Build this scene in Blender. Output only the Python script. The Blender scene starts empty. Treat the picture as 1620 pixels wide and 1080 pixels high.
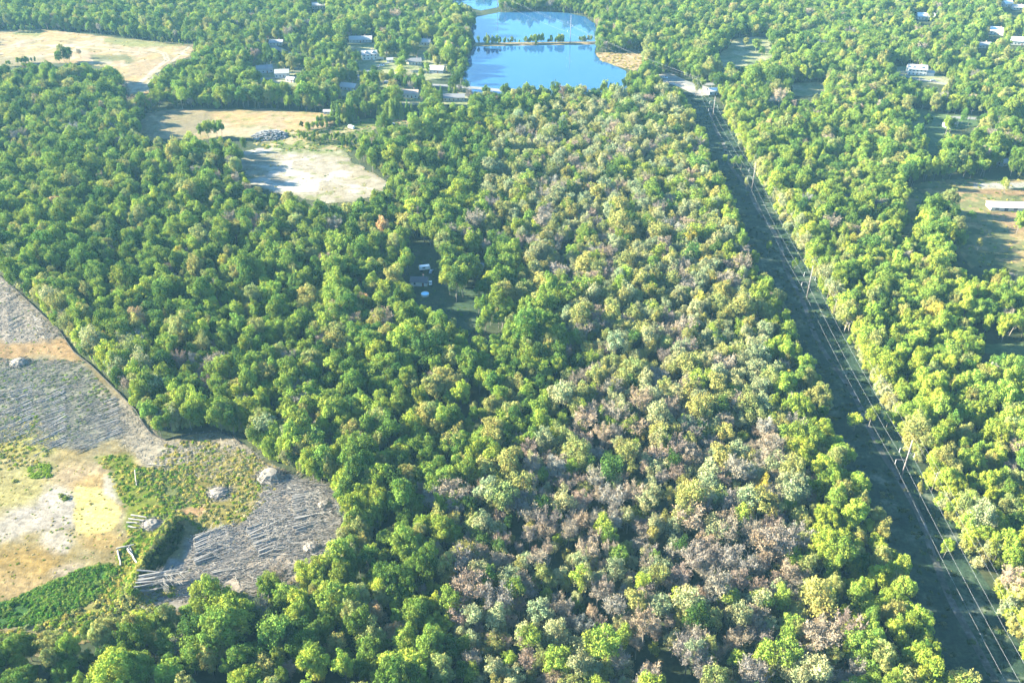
import bpy, bmesh, math, random
import numpy as np
from mathutils import Vector, noise as mnoise
from mathutils.geometry import tessellate_polygon
R = math.radians
sc = bpy.context.scene
C = sc.collection

# ------------------------------------------------------------------ camera, sky, sun, exposure
F, CX, CY, TILT, CAMH = 1420.0, 810.0, 540.0, R(32.65), 250.0
cam_d = bpy.data.cameras.new('camera')
cam_d.sensor_width = 36.0
cam_d.lens = 36.0 * F / 1620.0
cam_d.clip_start = 1.0
cam_d.clip_end = 9000.0
cam = bpy.data.objects.new('camera', cam_d)
C.objects.link(cam)
cam.location = (0, 0, CAMH)
cam.rotation_euler = (R(90) - TILT, 0, 0)
sc.camera = cam

SUN_EL = R(22.5)
SHADOW_DIR = Vector((1.0, -0.13, 0)).normalized()          # the way shadows fall on the ground
w = bpy.data.worlds.new('World')
sc.world = w
w.use_nodes = True
nt = w.node_tree
bg = nt.nodes['Background']
sky = nt.nodes.new('ShaderNodeTexSky')
sky.sky_type = 'NISHITA'
sky.sun_disc = False
sky.sun_elevation = SUN_EL
to_sun = -SHADOW_DIR
sky.sun_rotation = math.atan2(to_sun.x, to_sun.y)
sky.air_density = 1.3
sky.dust_density = 0.3
sky.ozone_density = 3.0
bg.inputs['Strength'].default_value = 0.060
tn = nt.nodes.new('ShaderNodeMix'); tn.data_type = 'RGBA'; tn.blend_type = 'MULTIPLY'; tn.inputs[0].default_value = 1.0
tn.inputs[7].default_value = (.62, .93, 1.18, 1)
nt.links.new(sky.outputs[0], tn.inputs[6]); nt.links.new(tn.outputs[2], bg.inputs[0])
sd = bpy.data.lights.new('sun', 'SUN')
sd.energy = 5.0
sd.angle = R(0.5)
sd.color = (1.0, 0.93, 0.70)
sun = bpy.data.objects.new('sun', sd)
C.objects.link(sun)
sv = Vector((to_sun.x * math.cos(SUN_EL), to_sun.y * math.cos(SUN_EL), math.sin(SUN_EL)))
sun.rotation_euler = sv.to_track_quat('Z', 'Y').to_euler()
sun.location = (-300, 0, 400)
sc.view_settings.view_transform = 'Standard'
sc.view_settings.look = 'None'
sc.view_settings.gamma = 1.0
sc.view_settings.use_curve_mapping = False
sc.view_settings.exposure = 3.1
sc.cycles.use_denoising = True
sc.cycles.denoiser = 'OPENIMAGEDENOISE'
sc.cycles.denoising_input_passes = 'RGB_ALBEDO_NORMAL'
sc.cycles.denoising_prefilter = 'ACCURATE'
sc.cycles.max_bounces = 5
sc.cycles.diffuse_bounces = 3
sc.cycles.glossy_bounces = 2
sc.cycles.transmission_bounces = 2
sc.cycles.volume_bounces = 0
sc.cycles.transparent_max_bounces = 4
sc.cycles.caustics_reflective = False
sc.cycles.caustics_refractive = False
HAZE = 0.000060

# ------------------------------------------------------------------ mapping between survey points and the ground
ct, st = math.cos(TILT), math.sin(TILT)
def gp(u, v, z=0.0):
    a, b = (u - CX) / F, (CY - v) / F
    dx, dy, dz = a, b * st + ct, b * ct - st
    t = (z - CAMH) / dz
    return (dx * t, dy * t)
def px(x, y, z=0.0):
    dz = z - CAMH
    dep = y * ct - dz * st
    return CX + F * x / dep, CY - F * (y * st + dz * ct) / dep
def depth(x, y, z=0.0):
    return y * ct - (z - CAMH) * st
def poly_world(pts, z=0.0):
    return [gp(u, v, z) for u, v in pts]
def inpoly(X, Y, P):
    X = np.asarray(X, float); Y = np.asarray(Y, float)
    ins = np.zeros(X.shape, bool)
    n = len(P)
    for i in range(n):
        x1, y1 = P[i]; x2, y2 = P[(i + 1) % n]
        if y1 == y2: continue
        c = ((y1 > Y) != (y2 > Y)) & (X < (x2 - x1) * (Y - y1) / (y2 - y1) + x1)
        ins ^= c
    return ins
def segdist(X, Y, P, closed=False):
    X = np.asarray(X, float); Y = np.asarray(Y, float)
    D = np.full(X.shape, 1e9)
    n = len(P)
    for i in range(n if closed else n - 1):
        x1, y1 = P[i]; x2, y2 = P[(i + 1) % n]
        dx, dy = x2 - x1, y2 - y1
        t = np.clip(((X - x1) * dx + (Y - y1) * dy) / (dx * dx + dy * dy + 1e-9), 0, 1)
        D = np.minimum(D, np.hypot(X - x1 - t * dx, Y - y1 - t * dy))
    return D
def vnoise(X, Y, s, seed=0):
    """smooth value noise, vectorised"""
    X = np.asarray(X) / s; Y = np.asarray(Y) / s
    xi = np.floor(X).astype(np.int64); yi = np.floor(Y).astype(np.int64)
    fx = X - xi; fy = Y - yi
    fx = fx * fx * (3 - 2 * fx); fy = fy * fy * (3 - 2 * fy)
    def h(a, b):
        n = (a * 374761393 + b * 668265263 + seed * 1442695041) & 0x7fffffff
        n = ((n ^ (n >> 13)) * 1274126177) & 0x7fffffff
        return ((n ^ (n >> 16)) & 0xffff) / 65535.0
    return (h(xi, yi) * (1 - fx) + h(xi + 1, yi) * fx) * (1 - fy) + (h(xi, yi + 1) * (1 - fx) + h(xi + 1, yi + 1) * fx) * fy
def fbm(X, Y, s, seed=0, o=3):
    r = 0; a = 1; t = 0
    for k in range(o):
        r = r + a * vnoise(X, Y, s / 2 ** k, seed + k * 7); t += a; a *= 0.5
    return r / t

# ------------------------------------------------------------------ object helpers
def tag(o, label=None, cat=None, group=None, kind=None):
    if label: o['label'] = label
    if cat: o['category'] = cat
    if group: o['group'] = group
    if kind: o['kind'] = kind
    return o
def empty(name, loc, rz=0.0):
    o = bpy.data.objects.new(name, None)
    o.empty_display_size = 0.5
    o.location = loc; o.rotation_euler = (0, 0, rz)
    C.objects.link(o)
    return o
def link_mesh(name, me, parent=None, mats=()):
    for m in mats: me.materials.append(m)
    o = bpy.data.objects.new(name, me)
    C.objects.link(o)
    if parent is not None: o.parent = parent
    return o
def mesh_np(name, V, Fc, mats=(), parent=None, loops=None, fmat=None, smooth=False):
    """V (n,3), Fc (m,k) equal sized faces"""
    V = np.asarray(V, np.float32); Fc = np.asarray(Fc, np.int32)
    me = bpy.data.meshes.new(name)
    m, k = Fc.shape
    me.vertices.add(len(V)); me.loops.add(m * k); me.polygons.add(m)
    me.vertices.foreach_set('co', V.ravel())
    me.loops.foreach_set('vertex_index', Fc.ravel())
    me.polygons.foreach_set('loop_start', np.arange(0, m * k, k, dtype=np.int32))
    if fmat is not None: me.polygons.foreach_set('material_index', np.asarray(fmat, np.int32))
    if smooth: me.polygons.foreach_set('use_smooth', np.ones(m, bool))
    me.update(calc_edges=True)
    for mm in mats: me.materials.append(mm)
    if parent is False: return me
    o = bpy.data.objects.new(name, me)
    C.objects.link(o)
    if parent is not None: o.parent = parent
    return o
class MB:
    """collects boxes, tubes and prisms into one mesh"""
    def __init__(s): s.v = []; s.f = []
    def add(s, vs, fs):
        n = len(s.v); s.v += [tuple(q) for q in vs]; s.f += [tuple(i + n for i in q) for q in fs]; return s
    def box(s, x0, x1, y0, y1, z0, z1):
        return s.add([(x0, y0, z0), (x1, y0, z0), (x1, y1, z0), (x0, y1, z0), (x0, y0, z1), (x1, y0, z1), (x1, y1, z1), (x0, y1, z1)],
                     [(0, 3, 2, 1), (4, 5, 6, 7), (0, 1, 5, 4), (1, 2, 6, 5), (2, 3, 7, 6), (3, 0, 4, 7)])
    def tube(s, pts, rad, n=6, cap=True):
        pts = [Vector(p) for p in pts]
        if not hasattr(rad, '__len__'): rad = [rad] * len(pts)
        rings = []
        vs = []
        for i, p in enumerate(pts):
            d = (pts[min(i + 1, len(pts) - 1)] - pts[max(i - 1, 0)]).normalized()
            a = d.cross(Vector((0, 0, 1)))
            if a.length < 0.05: a = d.cross(Vector((0, 1, 0)))
            a.normalize(); b = d.cross(a)
            for k in range(n):
                t = 2 * math.pi * k / n
                vs.append(p + (a * math.cos(t) + b * math.sin(t)) * rad[i])
        fs = []
        for i in range(len(pts) - 1):
            for k in range(n):
                fs.append((i * n + k, i * n + (k + 1) % n, (i + 1) * n + (k + 1) % n, (i + 1) * n + k))
        if cap:
            fs.append(tuple(range(n))[::-1]); fs.append(tuple(range((len(pts) - 1) * n, len(pts) * n)))
        return s.add(vs, fs)
    def build(s, name, mat, parent=None, bevel=0.0, smooth=False):
        me = bpy.data.meshes.new(name)
        me.from_pydata(s.v, [], s.f); me.update()
        bm = bmesh.new(); bm.from_mesh(me)
        bmesh.ops.recalc_face_normals(bm, faces=bm.faces)
        if bevel: bmesh.ops.bevel(bm, geom=list(bm.edges), offset=bevel, segments=1, affect='EDGES')
        bm.to_mesh(me); bm.free()
        if smooth:
            for p in me.polygons: p.use_smooth = True
        return link_mesh(name, me, parent, [mat])

# ------------------------------------------------------------------ materials
def new_mat(name):
    m = bpy.data.materials.new(name); m.use_nodes = True
    n = m.node_tree.nodes; n.clear()
    return m, n, m.node_tree.links
def simple(name, col, rough=0.8, var=0.25, scale=1.5, metal=0.0, spec=0.3, bump=0.0):
    m, n, l = new_mat(name)
    out = n.new('ShaderNodeOutputMaterial'); b = n.new('ShaderNodeBsdfPrincipled')
    l.new(b.outputs[0], out.inputs[0])
    tc = n.new('ShaderNodeTexCoord'); no = n.new('ShaderNodeTexNoise')
    no.inputs['Scale'].default_value = scale; no.inputs['Detail'].default_value = 4
    l.new(tc.outputs['Object'], no.inputs['Vector'])
    mx = n.new('ShaderNodeMix'); mx.data_type = 'RGBA'
    mx.inputs[6].default_value = (*[c * (1 - var) for c in col], 1)
    mx.inputs[7].default_value = (*[min(1, c * (1 + var)) for c in col], 1)
    l.new(no.outputs[0], mx.inputs[0]); l.new(mx.outputs[2], b.inputs['Base Color'])
    b.inputs['Roughness'].default_value = rough; b.inputs['Metallic'].default_value = metal
    b.inputs['Specular IOR Level'].default_value = spec
    if bump:
        bp = n.new('ShaderNodeBump'); bp.inputs['Strength'].default_value = bump; bp.inputs['Distance'].default_value = 0.3
        l.new(no.outputs[0], bp.inputs['Height']); l.new(bp.outputs[0], b.inputs['Normal'])
    return m
def leaf_mat(name, transl=0.25, wood=False):
    """colour comes from the tree's own tint, times a leaf to leaf variation stored on the mesh"""
    m, n, l = new_mat(name)
    out = n.new('ShaderNodeOutputMaterial')
    at = n.new('ShaderNodeAttribute'); at.attribute_type = 'INSTANCER'; at.attribute_name = 'tint'
    sh = n.new('ShaderNodeAttribute'); sh.attribute_type = 'GEOMETRY'; sh.attribute_name = 'shade'
    mx = n.new('ShaderNodeMix'); mx.data_type = 'RGBA'; mx.blend_type = 'MULTIPLY'; mx.inputs[0].default_value = 1
    l.new(at.outputs['Color'], mx.inputs[6]); l.new(sh.outputs['Color'], mx.inputs[7])
    d = n.new('ShaderNodeBsdfDiffuse'); t = n.new('ShaderNodeBsdfTranslucent'); ms = n.new('ShaderNodeMixShader')
    l.new(mx.outputs[2], d.inputs[0]); l.new(mx.outputs[2], t.inputs[0])
    ms.inputs[0].default_value = transl
    l.new(d.outputs[0], ms.inputs[1]); l.new(t.outputs[0], ms.inputs[2])
    l.new(ms.outputs[0], out.inputs[0])
    return m
def ground_mat(name, cols, s1=0.05, s2=0.6, bump=0.4, streak=None, detail=0.35):
    m, n, l = new_mat(name)
    out = n.new('ShaderNodeOutputMaterial'); b = n.new('ShaderNodeBsdfPrincipled')
    l.new(b.outputs[0], out.inputs[0]); b.inputs['Roughness'].default_value = 0.95; b.inputs['Specular IOR Level'].default_value = 0.1
    tc = n.new('ShaderNodeTexCoord')
    n1 = n.new('ShaderNodeTexNoise'); n1.inputs['Scale'].default_value = s1; n1.inputs['Detail'].default_value = 6; n1.inputs['Roughness'].default_value = 0.65
    l.new(tc.outputs['Object'], n1.inputs['Vector'])
    cr = n.new('ShaderNodeValToRGB')
    k = len(cols)
    for i in range(k - 2): cr.color_ramp.elements.new(0.5)
    for i, c in enumerate(cols):
        cr.color_ramp.elements[i].position = 0.34 + 0.32 * i / (k - 1); cr.color_ramp.elements[i].color = (*c, 1)
    l.new(n1.outputs[0], cr.inputs[0])
    n2 = n.new('ShaderNodeTexNoise'); n2.inputs['Scale'].default_value = s2; n2.inputs['Detail'].default_value = 5; n2.inputs['Roughness'].default_value = 0.7
    if streak:
        mp = n.new('ShaderNodeMapping'); mp.inputs['Scale'].default_value = (streak[0], streak[1], 1); mp.inputs['Rotation'].default_value = (0, 0, streak[2])
        l.new(tc.outputs['Object'], mp.inputs['Vector']); l.new(mp.outputs[0], n2.inputs['Vector'])
    else:
        l.new(tc.outputs['Object'], n2.inputs['Vector'])
    mr = n.new('ShaderNodeMapRange'); mr.inputs[1].default_value = 0.3; mr.inputs[2].default_value = 0.7
    mr.inputs[3].default_value = 1 - detail; mr.inputs[4].default_value = 1 + detail
    l.new(n2.outputs[0], mr.inputs[0])
    mx = n.new('ShaderNodeVectorMath'); mx.operation = 'SCALE'
    l.new(cr.outputs[0], mx.inputs[0]); l.new(mr.outputs[0], mx.inputs['Scale'])
    l.new(mx.outputs[0], b.inputs['Base Color'])
    if bump:
        bp = n.new('ShaderNodeBump'); bp.inputs['Strength'].default_value = bump; bp.inputs['Distance'].default_value = 0.5
        l.new(n2.outputs[0], bp.inputs['Height']); l.new(bp.outputs[0], b.inputs['Normal'])
    return m
M = {}
M['yard'] = ground_mat('shaded_yard', [(.015, .03, .018), (.025, .045, .022), (.05, .06, .035)], 0.08, 0.6)  # lawn darkened, tree shade of the forest yard put into its colour
M['floor'] = ground_mat('forest_floor', [(.018, .026, .014), (.03, .04, .018), (.05, .05, .025)], 0.04, 0.5)
M['corridor'] = ground_mat('cut_grass', [(.012, .024, .018), (.018, .034, .022), (.030, .048, .028), (.09, .10, .07)], 0.09, 0.7, streak=(1.0, 1.0, 0.2), detail=.5)  # grass tones lowered and blued so the colour holds the cut's shade
M['sandfield'] = ground_mat('dry_field', [(.34, .23, .10), (.44, .30, .17), (.50, .36, .22), (.52, .42, .30)], 0.03, 0.35, streak=(.4, 1.6, 0.25))
M['whitesand'] = ground_mat('white_sand', [(.30, .24, .14), (.44, .37, .28), (.52, .46, .38), (.60, .55, .48)], 0.07, 0.5, streak=(.5, 1.4, 0.15))
M['weedfield'] = ground_mat('weedy_grass', [(.10, .13, .03), (.17, .19, .05), (.26, .23, .08), (.36, .28, .14)], 0.06, 0.5)
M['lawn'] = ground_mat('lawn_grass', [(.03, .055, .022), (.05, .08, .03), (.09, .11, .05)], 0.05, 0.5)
M['palelawn'] = ground_mat('dry_lawn', [(.07, .10, .04), (.14, .14, .07), (.21, .19, .13)], 0.06, 0.4)
M['road'] = ground_mat('pale_asphalt', [(.13, .125, .12), (.17, .165, .16)], 0.05, 0.6, bump=0.1, detail=.15)
M['gravel'] = ground_mat('pale_gravel', [(.12, .12, .09), (.19, .17, .15), (.26, .24, .21)], 0.1, 0.8)
M['track'] = ground_mat('sand_track', [(.46, .36, .24), (.55, .46, .34)], 0.1, 0.8)
M['beach'] = ground_mat('brown_bank', [(.12, .11, .04), (.19, .13, .07), (.26, .19, .12)], 0.12, 0.7)
M['leaf'] = leaf_mat('tree_leaves')
M['twig'] = leaf_mat('tree_twigs', 0.05)
M['bark'] = simple('tree_bark', (.20, .17, .14), .9, .35, 2.0)
M['log'] = simple('felled_log_bark', (.24, .215, .19), .9, .45, 1.2)
M['palelog'] = simple('bare_log_wood', (.27, .235, .20), .85, .2, 1.2)
M['slash'] = simple('grey_slash_wood', (.27, .24, .21), .95, .45, .6)
M['pile'] = simple('brush_pile_wood', (.13, .115, .10), .95, .45, .6)
M['steel'] = simple('weathered_steel', (.24, .20, .19), .5, .15, 1.0, metal=0.1)
M['woodpole'] = simple('pole_wood', (.24, .2, .17), .8, .3, 1.0)
M['wire'] = simple('aluminium_wire', (.24, .24, .26), .6, .05, 1.0, metal=0.0, spec=.3)
M['glassins'] = simple('insulator_porcelain', (.55, .52, .5), .3, .1, 5)
M['silt'] = simple('silt_fence_fabric', (.03, .027, .025), .8, .3, 1.0)
M['white'] = simple('white_siding', (.50, .49, .46), .6, .06, .8)
M['cream'] = simple('cream_siding', (.52, .46, .36), .7, .08, .8)
M['greysid'] = simple('grey_siding', (.33, .35, .37), .7, .08, .8)
M['brick'] = simple('brick_wall', (.32, .19, .14), .85, .2, 2.0)
M['roofgrey'] = simple('grey_shingle', (.17, .165, .17), .85, .2, 1.5)
M['rooflight'] = simple('light_shingle', (.27, .26, .26), .85, .15, 1.5)
M['roofbrown'] = simple('brown_shingle', (.30, .22, .18), .85, .2, 1.5)
M['roofdark'] = simple('dark_shingle', (.09, .085, .09), .85, .25, 1.5)
M['metalroof'] = simple('white_metal_roof', (.55, .54, .52), .45, .05, .6)
M['glass'] = simple('window_glass', (.05, .07, .09), .08, .2, 1.0, spec=.8)
M['door'] = simple('door_paint', (.22, .1, .07), .6, .1, 1.0)
M['tyre'] = simple('tyre_rubber', (.03, .03, .03), .8, .1, 2)
M['carwhite'] = simple('car_white', (.75, .75, .74), .3, .03, 1, spec=.5)
M['cargrey'] = simple('car_grey', (.25, .28, .32), .3, .03, 1, spec=.5)
M['carred'] = simple('car_red', (.35, .04, .03), .3, .03, 1, spec=.5)
M['poolliner'] = simple('pool_liner', (.30, .58, .72), .15, .05, 1, spec=.5)
M['rubble'] = simple('rubble_grey', (.17, .165, .16), .95, .5, .8)
M['lamp'] = simple('white_plastic', (.8, .8, .78), .4, .03, 2)
def water_mat():
    m, n, l = new_mat('pond_water')
    out = n.new('ShaderNodeOutputMaterial'); b = n.new('ShaderNodeBsdfPrincipled')
    l.new(b.outputs[0], out.inputs[0])
    tc = n.new('ShaderNodeTexCoord')
    no = n.new('ShaderNodeTexNoise'); no.inputs['Scale'].default_value = 0.02; no.inputs['Detail'].default_value = 4
    l.new(tc.outputs['Object'], no.inputs['Vector'])
    mx = n.new('ShaderNodeMix'); mx.data_type = 'RGBA'
    mx.inputs[6].default_value = (.012, .055, .13, 1); mx.inputs[7].default_value = (.02, .07, .16, 1)
    l.new(no.outputs[0], mx.inputs[0]); l.new(mx.outputs[2], b.inputs['Base Color'])
    b.inputs['Roughness'].default_value = 0.06; b.inputs['IOR'].default_value = 1.33; b.inputs['Specular IOR Level'].default_value = 0.6
    n2 = n.new('ShaderNodeTexNoise'); n2.inputs['Scale'].default_value = 0.5; n2.inputs['Detail'].default_value = 3
    l.new(tc.outputs['Object'], n2.inputs['Vector'])
    bp = n.new('ShaderNodeBump'); bp.inputs['Strength'].default_value = 0.06; bp.inputs['Distance'].default_value = 0.1
    l.new(n2.outputs[0], bp.inputs['Height']); l.new(bp.outputs[0], b.inputs['Normal'])
    return m
M['water'] = water_mat()

# ------------------------------------------------------------------ ground sheets
def sheet(name, pts, mat, z, label, cat, jitter=1.5, step=5.0, world=False, seed=1):
    """flat sheet whose outline follows surveyed points, with an uneven edge"""
    P = pts if world else poly_world(pts)
    rg = random.Random(seed)
    out = []
    for i in range(len(P)):
        a = Vector(P[i]); b = Vector(P[(i + 1) % len(P)])
        n = max(1, int((b - a).length / step))
        for k in range(n):
            q = a.lerp(b, k / n)
            out.append((q.x + rg.uniform(-jitter, jitter), q.y + rg.uniform(-jitter, jitter), z))
    tris = tessellate_polygon([[Vector(q) for q in out]])
    fs = []
    for t in tris:
        a, b, c = (Vector(out[i]) for i in t)
        fs.append(t if (b - a).cross(c - a).z > 0 else t[::-1])
    me = bpy.data.meshes.new(name); me.from_pydata(out, [], fs); me.update()
    o = link_mesh(name, me, None, [mat])
    return tag(o, label, cat, None, 'structure')
def ribbon(name, pts, width, mat, z, label, cat, world=False):
    P = [Vector(p) for p in (pts if world else poly_world(pts))]
    # smooth
    Q = []
    for i in range(len(P) - 1):
        p0, p1, p2, p3 = P[max(i - 1, 0)], P[i], P[i + 1], P[min(i + 2, len(P) - 1)]
        for k in range(6):
            t = k / 6
            Q.append(0.5 * ((2 * p1) + (p2 - p0) * t + (2 * p0 - 5 * p1 + 4 * p2 - p3) * t * t + (3 * p1 - p0 - 3 * p2 + p3) * t ** 3))
    Q.append(P[-1])
    vs = []; fs = []
    for i, q in enumerate(Q):
        d = (Q[min(i + 1, len(Q) - 1)] - Q[max(i - 1, 0)]).normalized(); nrm = Vector((-d.y, d.x))
        vs += [(*(q + nrm * width / 2), z), (*(q - nrm * width / 2), z)]
        if i: fs.append((2 * i - 2, 2 * i - 1, 2 * i + 1, 2 * i))
    me = bpy.data.meshes.new(name); me.from_pydata(vs, [], fs); me.update()
    return tag(link_mesh(name, me, None, [mat]), label, cat, None, 'structure')

me = bpy.data.meshes.new('ground')
me.from_pydata([(-3500, -1500, 0), (3500, -1500, 0), (3500, 5000, 0), (-3500, 5000, 0)], [], [(0, 1, 2, 3)])
tag(link_mesh('ground', me, None, [M['floor']]), 'dark forest floor of leaf litter under the trees', 'ground', None, 'structure')

# corridor under the power line: edges in metres
COR_L = [(140, -200), (140.5, 150), (142, 300), (146, 560), (149, 760), (150, 800)]
COR_R = [(171, -200), (171.5, 150), (173, 300), (178, 520), (180.5, 700), (180, 800)]
def cor_x(edge, y):
    return np.interp(y, [p[1] for p in edge], [p[0] for p in edge])
sheet('powerline_clearing', COR_L + COR_R[::-1], M['corridor'], 0.04, 'long straight grassy clearing under the power line between two forest edges', 'clearing', 1.0, 8, True, 3)

F1 = [(-60, 50), (0, 48), (60, 46), (150, 55), (190, 60), (315, 72), (302, 90), (262, 106), (243, 125), (238, 148), (200, 150), (190, 125), (186, 112), (150, 104), (105, 100), (60, 103), (0, 108), (-60, 110)]
F2 = [(225, 180), (260, 173), (430, 172), (530, 180), (532, 196), (505, 206), (470, 215), (440, 224), (400, 218), (360, 217), (330, 222), (290, 224), (240, 222), (218, 206)]
F23 = [(404, 213), (440, 207), (520, 203), (560, 190), (640, 186), (665, 186), (664, 196), (600, 202), (566, 220), (556, 242), (430, 240), (400, 228)]
F3 = [(372, 244), (430, 231), (540, 236), (562, 255), (612, 288), (612, 302), (560, 320), (505, 324), (470, 312), (440, 307), (400, 294), (378, 270)]
F4 = [(1436, 296), (1470, 286), (1530, 283), (1680, 285), (1690, 432), (1590, 428), (1570, 418), (1540, 428), (1520, 412), (1512, 395), (1500, 360), (1500, 330), (1470, 306), (1455, 330), (1448, 372), (1425, 372), (1420, 330)]
F5 = [(1420, 176), (1455, 172), (1500, 182), (1550, 184), (1556, 198), (1500, 208), (1490, 214), (1490, 242), (1470, 248), (1450, 226), (1440, 196)]
F6 = [(1136, 90), (1168, 60), (1218, 58), (1222, 92), (1180, 106), (1140, 108)]
F7 = [(1034, 120), (1060, 115), (1090, 130), (1132, 142), (1134, 150), (1100, 152), (1076, 138), (1044, 128)]
F8 = [(1252, 132), (1306, 130), (1306, 150), (1256, 153)]
F9 = [(1213, 152), (1256, 152), (1254, 160), (1213, 160)]
F10 = [(944, 84), (1018, 82), (1018, 106), (1000, 112), (972, 104), (948, 96)]
F11 = [(1552, 545), (1660, 538), (1660, 566), (1560, 560)]
F12 = [(652, 380), (688, 392), (702, 430), (714, 466), (742, 462), (766, 476), (766, 506), (744, 528), (708, 508), (664, 480), (648, 440)]
F13 = [(748, 412), (764, 412), (764, 434), (750, 434)]
F14 = [(1402, 108), (1436, 104), (1470, 112), (1505, 126), (1505, 137), (1470, 132), (1440, 124), (1414, 116)]
F15 = [(1512, 190), (1560, 186), (1620, 214), (1660, 236), (1660, 252), (1610, 236), (1556, 204), (1518, 202)]
POND_A = [(734, 112), (742, 88), (750, 74), (945, 71), (940, 84), (950, 96), (972, 104), (991, 113), (991, 140), (975, 148), (900, 150), (850, 152), (800, 156), (752, 158), (738, 140), (733, 125)]
POND_B = [(752, 68), (744, 46), (754, 27), (790, 20), (850, 18), (900, 21), (926, 27), (941, 38), (944, 52), (945, 66)]
POND_C = [(690, -14), (800, -14), (788, 12), (760, 17), (718, 6)]
POND_A_SEEN = [(734, 112), (742, 88), (750, 74), (945, 71), (940, 84), (950, 96), (972, 104), (991, 113), (991, 124), (975, 129), (900, 133), (850, 134), (800, 138), (752, 142), (738, 130)]

def soil_mat():
    m, n, l = new_mat('cleared_soil')
    out = n.new('ShaderNodeOutputMaterial'); b = n.new('ShaderNodeBsdfPrincipled')
    l.new(b.outputs[0], out.inputs[0]); b.inputs['Roughness'].default_value = 0.95; b.inputs['Specular IOR Level'].default_value = 0.1
    at = n.new('ShaderNodeAttribute'); at.attribute_name = 'soil'
    tc = n.new('ShaderNodeTexCoord')
    no = n.new('ShaderNodeTexNoise'); no.inputs['Scale'].default_value = 1.3; no.inputs['Detail'].default_value = 5; no.inputs['Roughness'].default_value = .7
    l.new(tc.outputs['Object'], no.inputs['Vector'])
    mr = n.new('ShaderNodeMapRange'); mr.inputs[1].default_value = .3; mr.inputs[2].default_value = .7; mr.inputs[3].default_value = .65; mr.inputs[4].default_value = 1.3
    l.new(no.outputs[0], mr.inputs[0])
    vm = n.new('ShaderNodeVectorMath'); vm.operation = 'SCALE'
    l.new(at.outputs['Color'], vm.inputs[0]); l.new(mr.outputs[0], vm.inputs['Scale']); l.new(vm.outputs[0], b.inputs['Base Color'])
    bp = n.new('ShaderNodeBump'); bp.inputs['Strength'].default_value = .5; bp.inputs['Distance'].default_value = .4
    l.new(no.outputs[0], bp.inputs['Height']); l.new(bp.outputs[0], b.inputs['Normal'])
    return m
M['soil'] = soil_mat()
class Painter:
    """ground colours, laid out over a grid of ground points"""
    def __init__(s, X, Y, base, wu=1.0):
        s.X, s.Y = X, Y
        U, V = px(X, Y, 0)
        nb = fbm(X, Y, 14, 50) - .5; n2 = fbm(X, Y, 4, 60) - .5
        s.n2 = n2; s.n3 = vnoise(X, Y, 1.1, 71) - .5
        s.U = U + wu * (26 * nb + 12 * n2); s.V = V + wu * (20 * (fbm(X, Y, 14, 77) - .5) + 10 * n2)
        s.col = np.zeros(X.shape + (3,)) + np.array(base)
    def mix(s, mask, c):
        m = np.clip(mask, 0, 1)[..., None]; s.col = s.col * (1 - m) + np.array(c) * m
    def blob(s, u, v, ru, rv, c, amt=1.0, soft=.35):
        d = np.sqrt(((s.U - u) / ru) ** 2 + ((s.V - v) / rv) ** 2); s.mix(np.clip((1 - d) / soft + .5, 0, 1) * amt, c)
    def area(s, pts, c, amt=1.0, soft=10):
        i = inpoly(s.U, s.V, pts); d = segdist(s.U, s.V, pts, True); s.mix(np.clip(np.where(i, .5 + d / soft, .5 - d / soft), 0, 1) * amt, c)
    def line(s, pts, w_, c, amt=1.0):
        P = poly_world(pts); d = segdist(s.X + 1.5 * s.n2, s.Y, P); s.mix(np.clip((w_ - d) / .8 + .5, 0, 1) * amt, c)
    def speck(s, c, size, thr, amt, seed):
        s.mix(np.clip((fbm(s.X, s.Y, size, seed) - thr) * 12, 0, 1) * amt, c)
    def finish(s):
        st_ = vnoise(s.X * .35 + s.Y * 1.2, s.Y * .35 - s.X * .12, .9, 99) - .5
        s.col *= (1 + .5 * s.n2[..., None] + .3 * s.n3[..., None]) * (1 + .30 * st_)[..., None]
        return np.clip(s.col, .01, .85)
def field(name, pts, paint, base, label, cat, z0=0.06, cell=1.3, rough=.35, warp=9.0, wu=.25):
    P = poly_world(pts); xs = [p[0] for p in P]; ys = [p[1] for p in P]
    X, Y = np.meshgrid(np.arange(min(xs) - 6, max(xs) + 6, cell), np.arange(min(ys) - 6, max(ys) + 6, cell))
    Xw = X + warp * (fbm(X, Y, 12, 40) - .5); Yw = Y + warp * (fbm(X, Y, 12, 41) - .5)
    ins = inpoly(Xw, Yw, P); ed = segdist(Xw, Yw, P, True)
    Z = z0 + rough * np.clip(ed / 5, 0, 1) * (fbm(X, Y, 8, 3) + .5 * vnoise(X, Y, 2.0, 9))
    pt = Painter(X, Y, base, wu); paint(pt); col = pt.finish()
    # weedy margin
    mg = np.clip(1 - ed / 5, 0, 1) * np.clip((fbm(X, Y, 4, 88) - .35) * 5, 0, 1)
    col = col * (1 - mg[..., None] * .8) + np.array([.13, .14, .05]) * mg[..., None] * .8
    H, W = X.shape; idx = np.arange(H * W).reshape(H, W)
    q = np.stack([idx[:-1, :-1], idx[:-1, 1:], idx[1:, 1:], idx[1:, :-1]], -1)
    q = q[ins[:-1, :-1] & ins[1:, 1:] & ins[:-1, 1:] & ins[1:, :-1]]
    used = np.unique(q); rem = -np.ones(H * W, int); rem[used] = np.arange(len(used))
    o = mesh_np(name, np.stack([X.ravel()[used], Y.ravel()[used], Z.ravel()[used]], -1), rem[q], [M['soil']], smooth=True)
    a = o.data.color_attributes.new('soil', 'FLOAT_COLOR', 'POINT')
    cc = np.ones((len(used), 4), np.float32); cc[:, :3] = col.reshape(-1, 3)[used] * .56
    a.data.foreach_set('color', cc.ravel())
    tag(o, label, cat, None, 'structure')
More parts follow.
